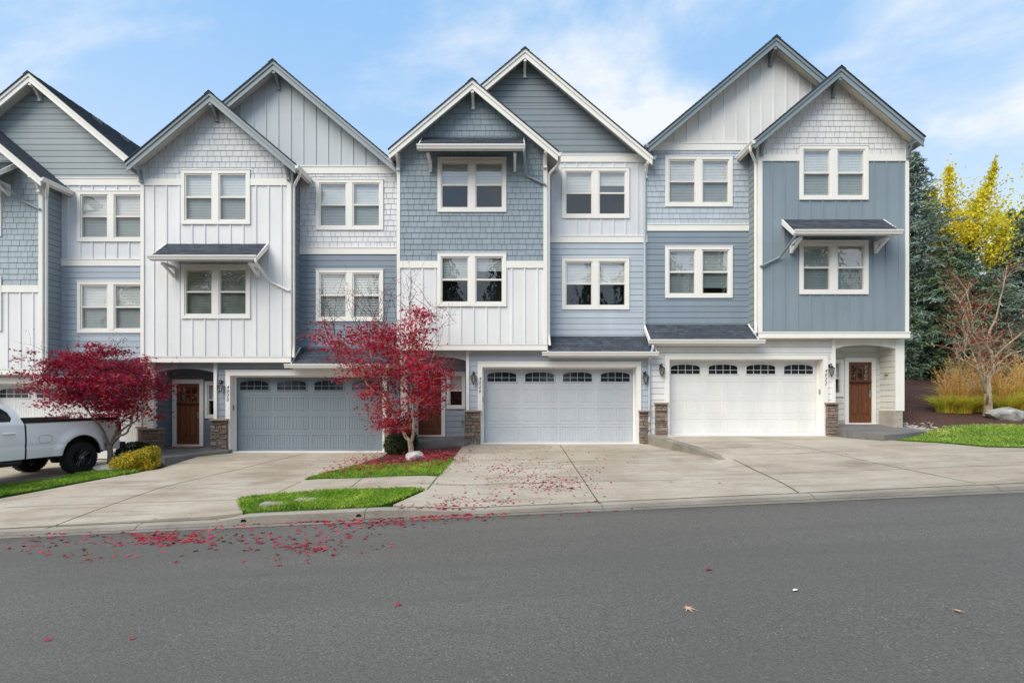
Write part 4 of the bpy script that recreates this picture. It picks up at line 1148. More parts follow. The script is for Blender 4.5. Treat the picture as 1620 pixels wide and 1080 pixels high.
# left maple: 13.8 m away, lengths in pixels of the photograph
b1 = at(176, 741); k1 = b1.y / F
def L1(pts, dys): return [((x - 176), d, (740 - y)) for (x, y), d in zip(pts, dys)]
maple('broad dark red Japanese maple beside the white pickup and yellow shrub', (b1.x, b1.y, b1.z - .02), k1,
      L1([(176, 740), (175, 720), (174, 702)], [0, 0, 0]),
      [(L1([(174, 706), (163, 697), (155, 680), (150, 666), (128, 645), (100, 625)], [0, 2, 8, 12, 25, 40]), .045, .012),
       (L1([(174, 704), (170, 686), (166, 668), (150, 640), (120, 600)], [0, -4, -12, -20, -30]), .045, .010),
       (L1([(175, 703), (178, 684), (182, 668), (178, 640), (160, 590), (130, 570)], [0, 5, 6, 10, 15, 10]), .05, .010),
       (L1([(176, 702), (188, 690), (206, 683), (217, 672), (224, 652), (238, 625)], [0, -4, -10, -14, -18, -24]), .045, .011),
       (L1([(215, 674), (212, 660), (208, 640), (200, 610)], [-14, -5, 5, 10]), .026, .009),
       (L1([(178, 690), (190, 672), (200, 660), (196, 630), (205, 590)], [2, 15, 25, 30, 40]), .035, .010)],
      [(-30, 140, 62, 50, 76), (-60, 124, 40, 30, 36), (26, 135, 46, 42, 54), (56, 122, 22, 28, 18), (-14, 168, 56, 28, 46), (0, 118, 56, 24, 22), (-68, 150, 28, 24, 14), (-30, 96, 45, 20, 15), (20, 88, 34, 14, 9), (-92, 178, 9, 12, 4), (50, 95, 25, 14, 6), (-92, 126, 16, 14, 5)],
      REDLEAFD, .082, 3, twigs=[((-80, 160), (-105, 195), 3), ((0, 180), (0, 190), 6), ((60, 130), (82, 150), 4)], depth=72, per=66, spread=.18)
b2 = at(651, 722); k2 = b2.y / F
def L2(pts, dys): return [((x - 651), d, (722 - y)) for (x, y), d in zip(pts, dys)]
maple('bright red Japanese maple with a pale twin trunk on the leaf strewn lawn', (b2.x, b2.y, b2.z), k2,
      L2([(651, 722), (650, 706), (648, 696)], [0, 0, 0]),
      [(L2([(648, 698), (636, 682), (626, 670), (612, 648), (597, 628), (578, 612), (560, 590), (535, 560)], [0, 6, 12, 18, 24, 28, 30, 30]), .058, .012),
       (L2([(650, 698), (653, 678), (652, 650), (655, 610), (655, 570), (650, 520), (648, 480), (655, 440)], [0, 4, 4, 8, 8, 5, 0, -5]), .052, .006),
       (L2([(612, 648), (606, 625), (590, 590), (575, 540), (560, 500)], [18, 16, 20, 24, 26]), .03, .008),
       (L2([(653, 640), (672, 628), (683, 612), (680, 590), (690, 560)], [4, 0, -8, -15, -20]), .024, .008),
       (L2([(652, 655), (640, 620), (620, 590), (610, 540), (600, 500)], [4, 20, 35, 40, 45]), .03, .008),
       (L2([(655, 580), (668, 550), (676, 510), (684, 480)], [6, -10, -15, -20]), .018, .006)],
      [(-30, 150, 48, 42, 58), (20, 140, 36, 48, 52), (-24, 52, 18, 12, 10), (-55, 98, 24, 16, 12), (30, 112, 26, 30, 22), (-75, 165, 42, 30, 30), (-60, 190, 36, 24, 22), (-115, 190, 30, 22, 10), (-110, 160, 28, 22, 10), (-88, 130, 36, 16, 9), (4, 205, 22, 38, 17), (18, 232, 12, 18, 6), (-36, 70, 30, 24, 26), (-4, 62, 26, 22, 14), (20, 90, 26, 22, 14), (44, 150, 12, 34, 8), (-20, 190, 30, 22, 14), (-140, 200, 16, 20, 4)],
      REDLEAF, .082, 5, twigs=[((-70, 200), (-90, 262), 16), ((-130, 190), (-140, 258), 9), ((0, 240), (-6, 280), 9), ((25, 220), (46, 240), 6), ((40, 180), (75, 215), 4), ((-30, 220), (-40, 265), 8)], depth=68, bark=BARKP, per=48, spread=.19)
# boulder at its foot
def rock(name, label, c, rx, ry, rz, seed, group=None, m=None):
    r = np.random.default_rng(seed); bm = bmesh.new(); bmesh.ops.create_icosphere(bm, subdivisions=3, radius=1)
    pl = [(Vector(r.normal(size=3)).normalized(), r.uniform(.62, .9)) for _ in range(14)]
    for v in bm.verts:
        for n, d in pl:
            s = v.co.dot(n)
            if s > d: v.co -= n * (s - d) * .9
        v.co = Vector((v.co.x * rx, v.co.y * ry, v.co.z * rz)) * (1 + r.normal() * .012)
    mb = MB(); mb.add([(v.co.x + c[0], v.co.y + c[1], v.co.z + c[2]) for v in bm.verts], [tuple(x.index for x in f.verts) for f in bm.faces]); bm.free()
    o = mb.obj(name, m or ROCK, loc=c); return tag(o, label, 'rock', group)
p = at(655, 726); rock('boulder', 'pale grey boulder at the foot of the bright red maple', (p.x, p.y - .02, p.z + .06), .30, .22, .22, 4, m=mat('pale_rock', S(176, 176, 176, .85), rough=.9, nscale=6, col2=S(214, 213, 210, .85), bump=.8, bscale=12))
p = at(160, 747); rock('boulder', 'low grey boulder between the pickup wheel and the left maple trunk', (p.x, p.y + .1, p.z + .05), .33, .25, .16, 9)
p = at(1592, 662); rock('boulder', 'large grey boulder in the bark mulch right of the bare tree', (p.x + .1, p.y, p.z + .08), .75, .45, .30, 12)
p = at(1540, 634); rock('boulder', 'grey boulder behind the bare tree among the tall grasses', (p.x, p.y, p.z + .25), .8, .5, .5, 15)

# ------------------------------------------------------------------ shrubs
def shrub(name, label, c, rx, ry, rz, n, size, m, seed, kind='oval', clumps=40, flat=.2):
    r = np.random.default_rng(seed); root = thing(name, label, 'shrub', (c[0], c[1], c[2]))
    mb = MB(); R = random.Random(seed)
    for _ in range(16):
        t = R.uniform(0, 2 * math.pi); e = (c[0] + rx * .7 * math.cos(t), c[1] + ry * .7 * math.sin(t), c[2] + rz * R.uniform(.9, 1.6))
        mb.tube([(c[0], c[1], c[2] - .05), ((c[0] + e[0]) / 2, (c[1] + e[1]) / 2, c[2] + rz * .5), e], [.016, .011, .005], 5)
    mb.obj('stem', BARKD, root)
    d = r.normal(size=(n, 3)); d /= np.linalg.norm(d, axis=1)[:, None]
    cl = r.normal(size=(clumps, 3)); cl /= np.linalg.norm(cl, axis=1)[:, None]; amp = r.uniform(-.2, .2, clumps) * (1.5 if clumps > 60 else 1)
    bump = 1 + (np.exp(((d @ cl.T) - 1) * 14) * amp[None, :]).sum(1)
    rad = np.where(r.random(n) < .75, r.uniform(.86, 1.03, n), r.uniform(.45, .9, n)) * bump
    P = d * rad[:, None] * np.array([rx, ry, rz]) + np.array([c[0], c[1], c[2] + rz * .94])
    P[:, 2] = np.maximum(P[:, 2], c[2] + .02 + r.uniform(0, .06, n))
    leaf_obj('foliage', [leaves(P, r.uniform(.7, 1.3, n) * size, kind, d, flat, r)], m, root)
    return root
p = at(632, 719); shrub('boxwood_shrub', 'clipped dark green boxwood ball behind the bright red maple trunk', (p.x, p.y + .2, p.z - .02), .48, .46, .43, 5200, .055, BOX, 21)
p = at(184, 737); shrub('boxwood_shrub', 'dark green boxwood behind the left maple trunk next to the pickup', (p.x + .05, p.y + .75, p.z - .02), .58, .5, .36, 4200, .055, BOX, 22)
p = at(216, 745); shrub('yellow_shrub', 'low yellow and green leafy shrub right of the left maple trunk', (p.x - .02, p.y + .15, p.z - .03), .56, .46, .29, 8000, .042, YELBUSH, 23, clumps=90, flat=.3)

# ------------------------------------------------------------------ grass
def turf(name, label, poly, n, h, m, seed, dz=.03, base_h=.03):
    r = np.random.default_rng(seed)
    mb = MB(); sheet_mesh(mb, poly, base_h, .25, .06)
    ring = poly
    xs = np.array([q[0] for q in ring]); ys = np.array([q[1] for q in ring])
    pts = []
    x0, x1, y0, y1 = xs.min(), xs.max(), ys.min(), ys.max()
    while sum(len(q) for q in pts) < n:
        q = np.column_stack([r.uniform(x0, x1, n), r.uniform(y0, y1, n)])
        ins = np.zeros(n, bool); j = len(ring) - 1
        for i in range(len(ring)):
            c = ((ys[i] > q[:, 1]) != (ys[j] > q[:, 1])) & (q[:, 0] < (xs[j] - xs[i]) * (q[:, 1] - ys[i]) / (ys[j] - ys[i] + 1e-12) + xs[i])
            ins ^= c; j = i
        pts.append(q[ins])
    q = np.concatenate(pts)[:n]
    q = q + r.normal(0, .03, q.shape)
    z = np.array([G(a, b_) for a, b_ in q]) + base_h - .005
    patch = .65 + .5 * (np.sin(q[:, 0] * 3.1 + np.cos(q[:, 1] * 4.7) * 1.4) * .5 + .5) * (np.sin(q[:, 1] * 6.3 + q[:, 0] * 1.9) * .5 + .5) + r.normal(0, .1, n)
    hh = h * np.clip(patch, .35, 1.4) * r.uniform(.6, 1.3, n)
    th = r.uniform(0, 2 * np.pi, n); wd = r.uniform(.0035, .007, n) * (1.0 if h < .08 else 1.2)
    bx_, by_ = np.cos(th) * wd, np.sin(th) * wd
    ln = r.normal(0, .55, (n, 2)) * hh[:, None]
    base = np.column_stack([q, z])
    V = np.stack([base + np.column_stack([-bx_, -by_, 0 * z]), base + np.column_stack([bx_, by_, 0 * z]),
                  base + np.column_stack([bx_ * .6 + ln[:, 0] * .4, by_ * .6 + ln[:, 1] * .4, hh * .65]), base + np.column_stack([ln[:, 0], ln[:, 1], hh])], 1).reshape(-1, 3)
    F4 = np.arange(n * 4).reshape(n, 4)
    bv = np.array(mb.v); nb = len(bv)
    blocks = []; k3 = [f for f in mb.f if len(f) == 3]; k4 = [f for f in mb.f if len(f) == 4]; other = [f for f in mb.f if len(f) > 4]
    for f in other:
        for i in range(1, len(f) - 1): k3.append((f[0], f[i], f[i + 1]))
    fb = []; mi = []
    if k3: fb.append(np.array(k3)); mi += [1] * len(k3)
    if k4: fb.append(np.array(k4)); mi += [1] * len(k4)
    fb.append(F4 + nb); mi += [0] * n
    loc = (float(xs.mean()), float(ys.mean()), float(z.mean()))
    o = np_obj(name, np.concatenate([bv, V]), fb, [m, TURF], None, loc, mi)
    return tag(o, label, 'grass', kind='stuff')
turf('grass', 'green grass strip along the kerb in front of the pavement', [A(379, 791), A(400, 787), A(470, 782), A(540, 779), A(672, 774.5), A(622, 796), (-2.4, YK + .01), (-4.5, YK + .01), A(385, 810)], 24000, .066, BLADE, 31)
turf('grass', 'leaf littered lawn in front of the bright red maple', [A(482, 759), A(520, 748), A(560, 739), A(600, 735), A(640, 735), A(690, 730), A(718, 727), A(694, 753.5), A(560, 757)], 20000, .05, BLADE, 32)
turf('grass', 'curving green grass edge below the parked pickup', [(-13.2, 9.4), (-12.6, 11.0), A(0, 769), A(60, 764), A(150, 748), A(205, 744), A(222, 747), A(180, 754), A(100, 768), A(0, 786), (-10.3, 9.3)], 42000, .07, BLADE, 33)
turf('grass', 'yellow green lawn curving in front of the mulch bed on the right', [A(1400, 695), A(1412, 691), A(1440, 685), A(1475, 680), A(1540, 673.5), A(1619, 673), (22, 16.6), (26, 16.6), (26, 13.1), A(1619, 708), A(1560, 707), A(1480, 700)], 60000, .05, BLADE2, 34)
# flat lids in the kerb strip
for (px, py, lb) in ((437, 802, 'larger grey utility lid set in the grass strip near its left end'), (484, 796, 'smaller grey utility lid set in the middle of the grass strip')):
    p = at(px, py); mb = MB(); w_ = .26 if px < 450 else .20
    mb.add([(p.x - w_, p.y - .14, p.z + .0), (p.x + w_, p.y - .14, p.z + .0), (p.x + w_, p.y + .14, p.z), (p.x - w_, p.y + .14, p.z),
            (p.x - w_ + .01, p.y - .13, p.z + .085), (p.x + w_ - .01, p.y - .13, p.z + .085), (p.x + w_ - .01, p.y + .13, p.z + .085), (p.x - w_ + .01, p.y + .13, p.z + .085)],
           [(4, 5, 6, 7), (0, 1, 5, 4), (1, 2, 6, 5), (2, 3, 7, 6), (3, 0, 4, 7)])
    mb.box(p.x - .04, p.x + .04, p.y - .02, p.y + .02, p.z + .085, p.z + .09)
    tag(mb.obj('utility_lid', KERB, loc=tuple(p)), lb, 'utility lid')

# ------------------------------------------------------------------ fallen leaves
def scatter(name, label, spots, m, seed, size=.085, dz=.018):
    r = np.random.default_rng(seed); P = []
    for (px, py, sx, sy, n) in spots:
        for _ in range(n):
            a, b_ = px + r.normal(0, sx), py + r.normal(0, sy)
            if b_ < 690 or a < -80: continue
            q = at(a, b_); P.append((q.x, q.y, q.z + dz))
    P = np.array(P); n = len(P)
    o = leaf_obj(name, [leaves(P, (.4 + .9 * r.random(n) ** 1.5) * size, 'maple', None, .78, r, curl=.55)], m, None, tuple(P.mean(0)))
    return tag(o, label, 'leaves', kind='stuff')
scatter('fallen_leaves', 'red maple leaves drifted on the road and gutter', [
    (265, 852, 42, 5, 210), (240, 853, 90, 8, 110), (60, 862, 40, 9, 40), (150, 850, 70, 10, 50), (330, 838, 40, 5, 26), (400, 852, 50, 14, 60), (395, 826, 14, 3, 40), (470, 824, 40, 4, 70), (560, 822, 40, 4, 60),
    (620, 823, 40, 5, 150), (690, 812, 40, 5, 130), (500, 826, 60, 3, 60), (545, 840, 40, 9, 90), (500, 868, 26, 5, 60), (460, 868, 40, 10, 30), (700, 815, 45, 5, 150), (660, 808, 30, 4, 50), (100, 880, 40, 10, 16), (230, 884, 60, 10, 14), (360, 872, 60, 10, 14), (600, 868, 20, 6, 6), (830, 812, 50, 4, 16), (960, 803, 30, 3, 4)], FALLEN, 41, .088, .018)
scatter('fallen_leaves', 'red maple leaves scattered over the middle driveway', [
    (800, 742, 30, 5, 90), (870, 762, 40, 6, 190), (880, 772, 30, 3, 70), (700, 812, 30, 5, 40), (820, 740, 70, 20, 130), (745, 790, 40, 8, 50), (850, 770, 30, 8, 60), (830, 735, 60, 14, 70), (780, 770, 40, 14, 50), (790, 795, 40, 6, 70), (720, 800, 30, 5, 60), (900, 742, 40, 10, 40), (760, 720, 40, 9, 40), (960, 738, 30, 14, 10), (1000, 720, 60, 14, 14), (860, 712, 60, 7, 30), (640, 768, 40, 6, 14), (1080, 765, 60, 12, 10), (1290, 715, 120, 12, 7), (940, 790, 20, 5, 10)], FALLEN, 42, .075, .022)
scatter('fallen_leaves', 'red leaves lying in the lawn below the bright red maple', [
    (640, 728, 40, 6, 560), (690, 724, 22, 6, 400), (660, 717, 36, 4, 260), (580, 740, 26, 5, 200), (600, 733, 26, 6, 170), (560, 742, 24, 6, 110), (640, 738, 30, 6, 100), (520, 752, 22, 4, 60), (690, 740, 20, 7, 40), (715, 705, 20, 4, 60), (680, 705, 20, 4, 50)], FALLEN, 43, .08, .085)
def one_leaf(name, label, px, py, size, m, seed, kind='maple', cat='leaf'):
    r = np.random.default_rng(seed); p = at(px, py)
    o = leaf_obj(name, [leaves(np.array([[p.x, p.y, p.z + .02]]), np.array([size]), kind, None, .93, r, curl=.28)], m, None, tuple(p)); return tag(o, label, cat)
TAN = mat('tan_leaf', S(196, 158, 136), rough=.8, isl=.1)
one_leaf('fallen_leaf', 'large tan lobed leaf lying on the empty foreground road', 1087, 964, .13, TAN, 51)
one_leaf('fallen_leaf', 'single dark red leaf on the road right of centre', 1122, 902, .10, FALLEN, 52)
one_leaf('fallen_leaf', 'single brownish red leaf on the road left of centre', 631, 957, .085, FALLEN, 53)
one_leaf('fallen_leaf', 'small dark red leaf at the lower left of the road', 207, 1011, .07, FALLEN, 54)
one_leaf('fallen_leaf', 'small red leaf at far lower left of the road', 75, 1013, .07, FALLEN, 55)
one_leaf('fallen_leaf', 'pale faded leaf on a dark stain at lower right of the road', 1514, 968, .09, TAN, 57)
one_leaf('paper_scrap', 'small white scrap of paper on the road', 1258, 935, .07, mat('paper', S(236, 234, 228), rough=.8), 58, 'oval', 'litter')

# ------------------------------------------------------------------ right-hand planting
r = np.random.default_rng(61); pbs = []
root_p = at(1432, 682)
mbp = MB()
for i in range(150):
    px, py = r.normal(1440, 20), r.normal(683, 4)
    p = at(px, py)
    if p.x < 12.7: p.x = 12.7 + abs(r.normal(0, .25)); p.z = G(p.x, p.y)
    s = r.uniform(.02, .06); bm = bmesh.new(); bmesh.ops.create_icosphere(bm, subdivisions=1, radius=1)
    mbp.add([(p.x + v.co.x * s * 1.3, p.y + v.co.y * s, p.z + .015 + v.co.z * s * .6) for v in bm.verts], [tuple(x.index for x in f.verts) for f in bm.faces]); bm.free()
tag(mbp.obj('pebbles', PEBBLE, loc=tuple(root_p)), 'pale river pebbles at the corner of the right end townhouse', 'pebbles', kind='stuff')

def grass_clump(label, c, seed, n=420, h=.85, np_=60, ph=1.75, group='tall ornamental grasses in the mulch bed'):
    r = np.random.default_rng(seed); root = thing('ornamental_grass', label, 'grass clump', tuple(c), group)
    def blades(n, h, wd, lean, rad):
        th = r.uniform(0, 2 * np.pi, n); b0 = np.array(c) + np.column_stack([np.cos(th), np.sin(th), 0 * th]) * (r.random(n) ** .6 * rad)[:, None]
        az = th + r.normal(0, .7, n); hh = h * r.uniform(.55, 1.15, n); ln = lean * hh * r.uniform(.3, 1.3, n)
        side = np.column_stack([-np.sin(az), np.cos(az), 0 * az]); out = np.column_stack([np.cos(az), np.sin(az), 0 * az])
        V = []
        for t, wf in ((0, 1), (.35, 1), (.7, .8), (1, .1)):
            ctr = b0 + out * (ln * t ** 2)[:, None] + np.array([0, 0, 1]) * (hh * (t - .28 * lean * t ** 3))[:, None]
            V += [ctr - side * (wd * wf), ctr + side * (wd * wf)]
        V = np.stack(V, 1).reshape(-1, 3); idx = np.arange(n)[:, None] * 8
        fs = np.concatenate([idx + np.array([[2 * k, 2 * k + 1, 2 * k + 3, 2 * k + 2]]) for k in range(3)])
        tips = b0 + out * ln[:, None] + np.array([0, 0, 1]) * (hh * (1 - .28 * lean))[:, None]
        return V, fs, tips, out
    V, fs, _, _ = blades(n, h, .008, 1.05, .26)
    np_obj('blades', V, [fs], GRASSY, root)
    V, fs, tips, out = blades(np_, ph, .004, .22, .16)
    bl = [(V, fs)]
    P = []; U = []
    for t, o in zip(tips, out):
        for k in range(16):
            q = t - np.array([o[0] * .015 * k, o[1] * .015 * k, .022 * k]) + r.normal(0, .010, 3); P.append(q); U.append(np.array([o[0] * .2, o[1] * .2, 1]))
    bl.append(leaves(np.array(P), r.uniform(.05, .085, len(P)), 'needle', np.array(U), .0, r, curl=0))
    leaf_obj('plumes', bl, PLUME, root)
    return root
cl = [(1497, 652, 'leftmost ornamental grass clump, green at its base, beside the dark mulch', 1.0), (1522, 653, 'ornamental grass clump second from the left with tan plumes', 1.05), (1543, 651, 'yellow ornamental grass clump just left of the bare tree trunk', .85),
      (1584, 651, 'yellow ornamental grass clump just right of the bare tree trunk', .95), (1606, 648, 'ornamental grass clump behind the large right boulder', 1.1), (1640, 646, 'ornamental grass clump at the right edge of the picture', 1.1),
      (1515, 640, 'rear ornamental grass clump with tall tan plumes, left of the bare tree', 1.15), (1575, 638, 'rear ornamental grass clump with tall tan plumes behind the bare tree', 1.15), (1612, 634, 'rearmost ornamental grass clump with tall plumes at the right edge', 1.2), (1545, 634, 'rear ornamental grass clump in the middle of the plumes', 1.1)]
for i, (px, py, lb, s) in enumerate(cl):
    p = at(px, py); grass_clump(lb, (p.x, p.y, p.z - .02), 70 + i, n=460, h=.82 * s, np_=75, ph=1.5 * s)

# bare maple
def bare(label, base, seed):
    R = random.Random(seed); r = np.random.default_rng(seed)
    root = thing('maple_tree', label, 'tree', tuple(base)); tb = MB(); k = base[1] / F; tips = []
    o = lambda px, py, dy=0: Vector((base[0] + (px - 1563) * k, base[1] + dy, base[2] + (657 - py) * k))
    limb(tb, [o(1563, 662), o(1563, 640), o(1562, 622)], .15, .105, 10, .004, R)
    main = [([(1563, 626), (1568, 602), (1580, 580), (1578, 555), (1570, 535)], .085, .045, [0, .1, .2, .25, .3]),
            ([(1570, 538), (1552, 522), (1545, 490), (1530, 455), (1512, 430)], .04, .008, [.3, .3, .2, .1, .1]), ([(1572, 538), (1585, 500), (1590, 460), (1592, 420)], .045, .008, [.3, .2, .1, 0]),
            ([(1579, 565), (1590, 545), (1610, 520), (1625, 480)], .04, .008, [.2, -.1, -.3, -.5]), ([(1580, 580), (1600, 560), (1622, 552), (1645, 545)], .03, .007, [.2, 0, -.3, -.5]),
            ([(1562, 622), (1548, 600), (1540, 575), (1536, 555), (1520, 530), (1505, 500), (1490, 470)], .065, .008, [0, -.1, -.2, -.3, -.4, -.5, -.5]), ([(1540, 575), (1530, 560), (1538, 540), (1535, 510), (1545, 480)], .035, .008, [-.2, .1, .2, .3, .4]),
            ([(1562, 640), (1545, 625), (1540, 600), (1525, 590), (1500, 575), (1480, 568)], .05, .008, [0, -.4, -.5, -.6, -.7, -.8]), ([(1541, 603), (1541, 580), (1525, 556), (1505, 545), (1488, 520)], .035, .007, [-.4, -.3, -.4, -.6, -.8]),
            ([(1566, 608), (1590, 590), (1612, 575), (1640, 572)], .028, .007, [.1, .5, .8, 1.0]), ([(1550, 603), (1560, 570), (1556, 530), (1565, 490), (1560, 450)], .035, .008, [-.1, .4, .6, .8, .9])]
    nodes = []
    for pts, r0, r1, dy in main: nodes.append(limb(tb, [o(a, b_, d) for (a, b_), d in zip(pts, dy)], r0, r1, 7, .012, R))
    for nd in nodes:
        n = len(nd)
        for i in range(n // 3, n):
            for _ in range(1 if i % 3 else 0):
                p, rr = nd[i]
                d = Vector((R.gauss(0, .55), R.gauss(0, .55), abs(R.gauss(.55, .3)))); d.normalize()
                ln = R.uniform(.4, .95); m_ = p + d * ln * .5 + Vector((0, 0, .05)); e = p + d * ln + Vector((0, 0, .10))
                s = limb(tb, [p, m_, e], min(rr * .55, .011), .0035, 5, .014, R, 3); tips.append(e)
                for q, _r in s[1:]:
                    for _k in range(R.choice((1, 1, 2, 2))):
                        d2 = (d + Vector((R.gauss(0, .6), R.gauss(0, .6), R.gauss(.2, .4)))).normalized(); e2 = q + d2 * R.uniform(.15, .42)
                        tb.tube([q, (q + e2) / 2 + Vector((0, 0, .02)), e2], [.0036, .003, .0018], 4); tips.append(e2)
    tb.obj('trunk', BARKP, root, smooth=True)
    P = np.array([tuple(t) for t in tips for _ in range(4) if R.random() < .75]); P = P + r.normal(0, .07, P.shape)
    leaf_obj('crown', [leaves(P, r.uniform(.6, 1.2, len(P)) * .075, 'maple', None, .3, r)], BROWNLEAF, root)
p = at(1563, 657); bare('nearly bare pale barked maple with a few bronze leaves in the mulch bed', (p.x, p.y, p.z), 81)

# ------------------------------------------------------------------ conifers
def conifer_mesh(h, rad, seed, m, needle=.25, levels=38):
    R = random.Random(seed); r = np.random.default_rng(seed); tb = MB()
    tb.tube([(0, 0, -.3), (0, 0, h * .4), (R.uniform(-.1, .1), 0, h * .97)], [h * .024, h * .014, .02], 9)
    P, U, Sz = [], [], []
    for lv in range(levels):
        t = lv / (levels - 1); z = h * (.06 + .92 * t ** .95); L_ = rad * (1 - t) ** .72 * R.uniform(.8, 1.15) + .22
        nb = int(10 - 4 * t)
        for b_ in range(nb):
            az = 2 * math.pi * (b_ + R.random() * .8) / nb + lv * .7; l = L_ * R.uniform(.62, 1.12)
            dirx, diry = math.cos(az), math.sin(az); rise = R.uniform(-.10, .22) + .38 * t
            prev = Vector((0, 0, z)); ns = max(3, int(l / .3)); pts = [prev]
            for s in range(1, ns + 1):
                q = s / ns; pts.append(Vector((dirx * l * q, diry * l * q, z + l * (rise * q - .34 * q * q))))
            tb.tube([pts[0], pts[len(pts) // 2], pts[-1]], [.03 * (1 - t) + .01, .016, .005], 4)
            for s in range(1, len(pts)):
                q = s / ns
                for _ in range(13):
                    sd = R.choice((-1, 1)); w_ = (1 - .55 * q) * R.uniform(.05, .62) * min(1.0, l * .55)
                    c = pts[s - 1].lerp(pts[s], R.random()) + Vector((-diry * sd * w_, dirx * sd * w_, -.12 * w_ + R.gauss(0, .05)))
                    P.append(tuple(c)); U.append((dirx * .7 - diry * sd * .7, diry * .7 + dirx * sd * .7, R.gauss(-.10, .25))); Sz.append(needle * R.uniform(.6, 1.35))
    P, U, Sz = np.array(P), np.array(U), np.array(Sz)
    return tb, leaves(P, Sz, 'needle2' if False else 'needle', U, .45, r, curl=.1), P
def conifer(label, base, h, rad, seed, m, group='conifers behind the mulch bed', name='conifer_tree', src=None):
    root = thing(name, label, 'tree', tuple(base), group)
    if src:
        for ch in src.children:
            c = ch.copy(); COL.objects.link(c); c.parent = root
        return root
    tb, lv, _ = conifer_mesh(h, rad, seed, m)
    tb.v = [(a + base[0], b_ + base[1], c + base[2]) for a, b_, c in tb.v]
    tb.obj('trunk', BARKD, root)
    np_obj('crown', lv[0] + np.array(base), [lv[1]], m, root)
    return root
def hb(px, Y, py=None):
    x = (px - CX) / F * Y; return (x, Y, G(x, Y) - .1)
cA = conifer('tall blue green conifer close to the right end townhouse wall', hb(1446, 26.5), 11.6, 3.7, 91, NEEDLE)
cB = conifer('dark green conifer standing in front of the yellow tree', hb(1508, 25.0), 6.6, 3.7, 92, NEEDLE2)
cC = conifer('blue green conifer at the right edge behind the bare tree', hb(1628, 27.0), 8.8, 4.2, 93, NEEDLE)
c = conifer('dark conifer rising just right of the yellow tree top', hb(1600, 36), 12.0, 3.8, 92, NEEDLE2, src=cB); c.scale = (.95, .95, 1.75); c.rotation_euler = (0, 0, 1.3)
c = conifer('low blue green conifer directly behind the bare tree', hb(1572, 24.5), 8, 3.8, 93, NEEDLE, src=cC); c.scale = (.75, .75, .60); c.rotation_euler = (0, 0, 2.2)
c = conifer('conifer half hidden between the wall and the yellow tree', hb(1482, 33), 8, 3.8, 91, NEEDLE, src=cA); c.scale = (1.0, 1.0, .80); c.rotation_euler = (0, 0, 4.0)
c = conifer('conifer beyond the right edge of the picture', hb(1690, 29), 8, 3.8, 91, NEEDLE, src=cA); c.scale = (1.1, 1.1, .92); c.rotation_euler = (0, 0, 5.0)

# yellow tree
def yellow(label, base):
    root = thing('yellow_tree', label, 'tree', tuple(base)); r = np.random.default_rng(95); R = random.Random(95); tb = MB(); k = base[1] / F
    o = lambda px, py, dy=0.0: Vector((base[0] + (px - 1530) * k, base[1] + dy, -(py - HY) * k))
    plumes = [((1508, 262), (1502, 365), 15), ((1490, 290), (1496, 350), 10), ((1531, 318), (1508, 392), 15), ((1551, 300), (1532, 350), 9), ((1537, 330), (1524, 400), 14), ((1588, 332), (1566, 372), 9), ((1562, 352), (1546, 412), 14), ((1580, 358), (1556, 420), 12), ((1568, 392), (1560, 415), 12), ((1482, 330), (1484, 372), 9), ((1475, 302), (1480, 330), 6), ((1512, 380), (1515, 410), 12), ((1553, 335), (1545, 380), 10), ((1478, 350), (1490, 400), 10), ((1440, 244), (1444, 300), 7), ((1500, 395), (1505, 425), 12), ((1544, 275), (1540, 320), 6)]
    limb(tb, [(base[0], base[1], base[2] - .3), o(1530, 520), o(1526, 440)], .24, .13, 9, .02, R)
    bl = []
    for (a, b_, w_) in plumes:
        dy = R.uniform(-1.2, 1.2); top, bot = o(*a, dy), o(*b_, dy * .6)
        limb(tb, [o(1527, 450), (o(1527, 430) + bot) / 2, bot, top], .07, .012, 6, .03, R)
        ln = (top - bot).length; n = int(ln * 520)
        t = r.random(n) ** .9; rad = 1.75 * w_ * k * (1 - t * .72)
        tt = r.uniform(0, 2 * np.pi, n); rr = rad * np.abs(r.normal(0, .62, n)) * (1 + .4 * np.sin(t * 15 + a[0]) * np.sin(tt * 2))
        P = np.outer(1 - t, np.array(bot)) + np.outer(t, np.array(top)) + np.column_stack([np.cos(tt) * rr, np.sin(tt) * rr, r.normal(0, .18, n)])
        bl.append(leaves(P, r.uniform(.7, 1.3, n) * .14, 'oval', np.tile(np.array([.1, 0, 1]), (n, 1)), .2, r))
    n = 4200; P = np.array([tuple(o(r.normal(1531, 21), r.normal(362, 27), r.normal(0, 1.2))) for _ in range(n)])
    bl.append(leaves(P, r.uniform(.7, 1.3, n) * .15, 'oval', None, .2, r))
    tb.obj('trunk', BARKD, root, smooth=True); leaf_obj('crown', bl, YELTREE, root)
x = (1530 - CX) / F * 27.2; yellow('bright yellow autumn tree rising among the dark conifers', (x, 27.2, G(x, 27.2)))

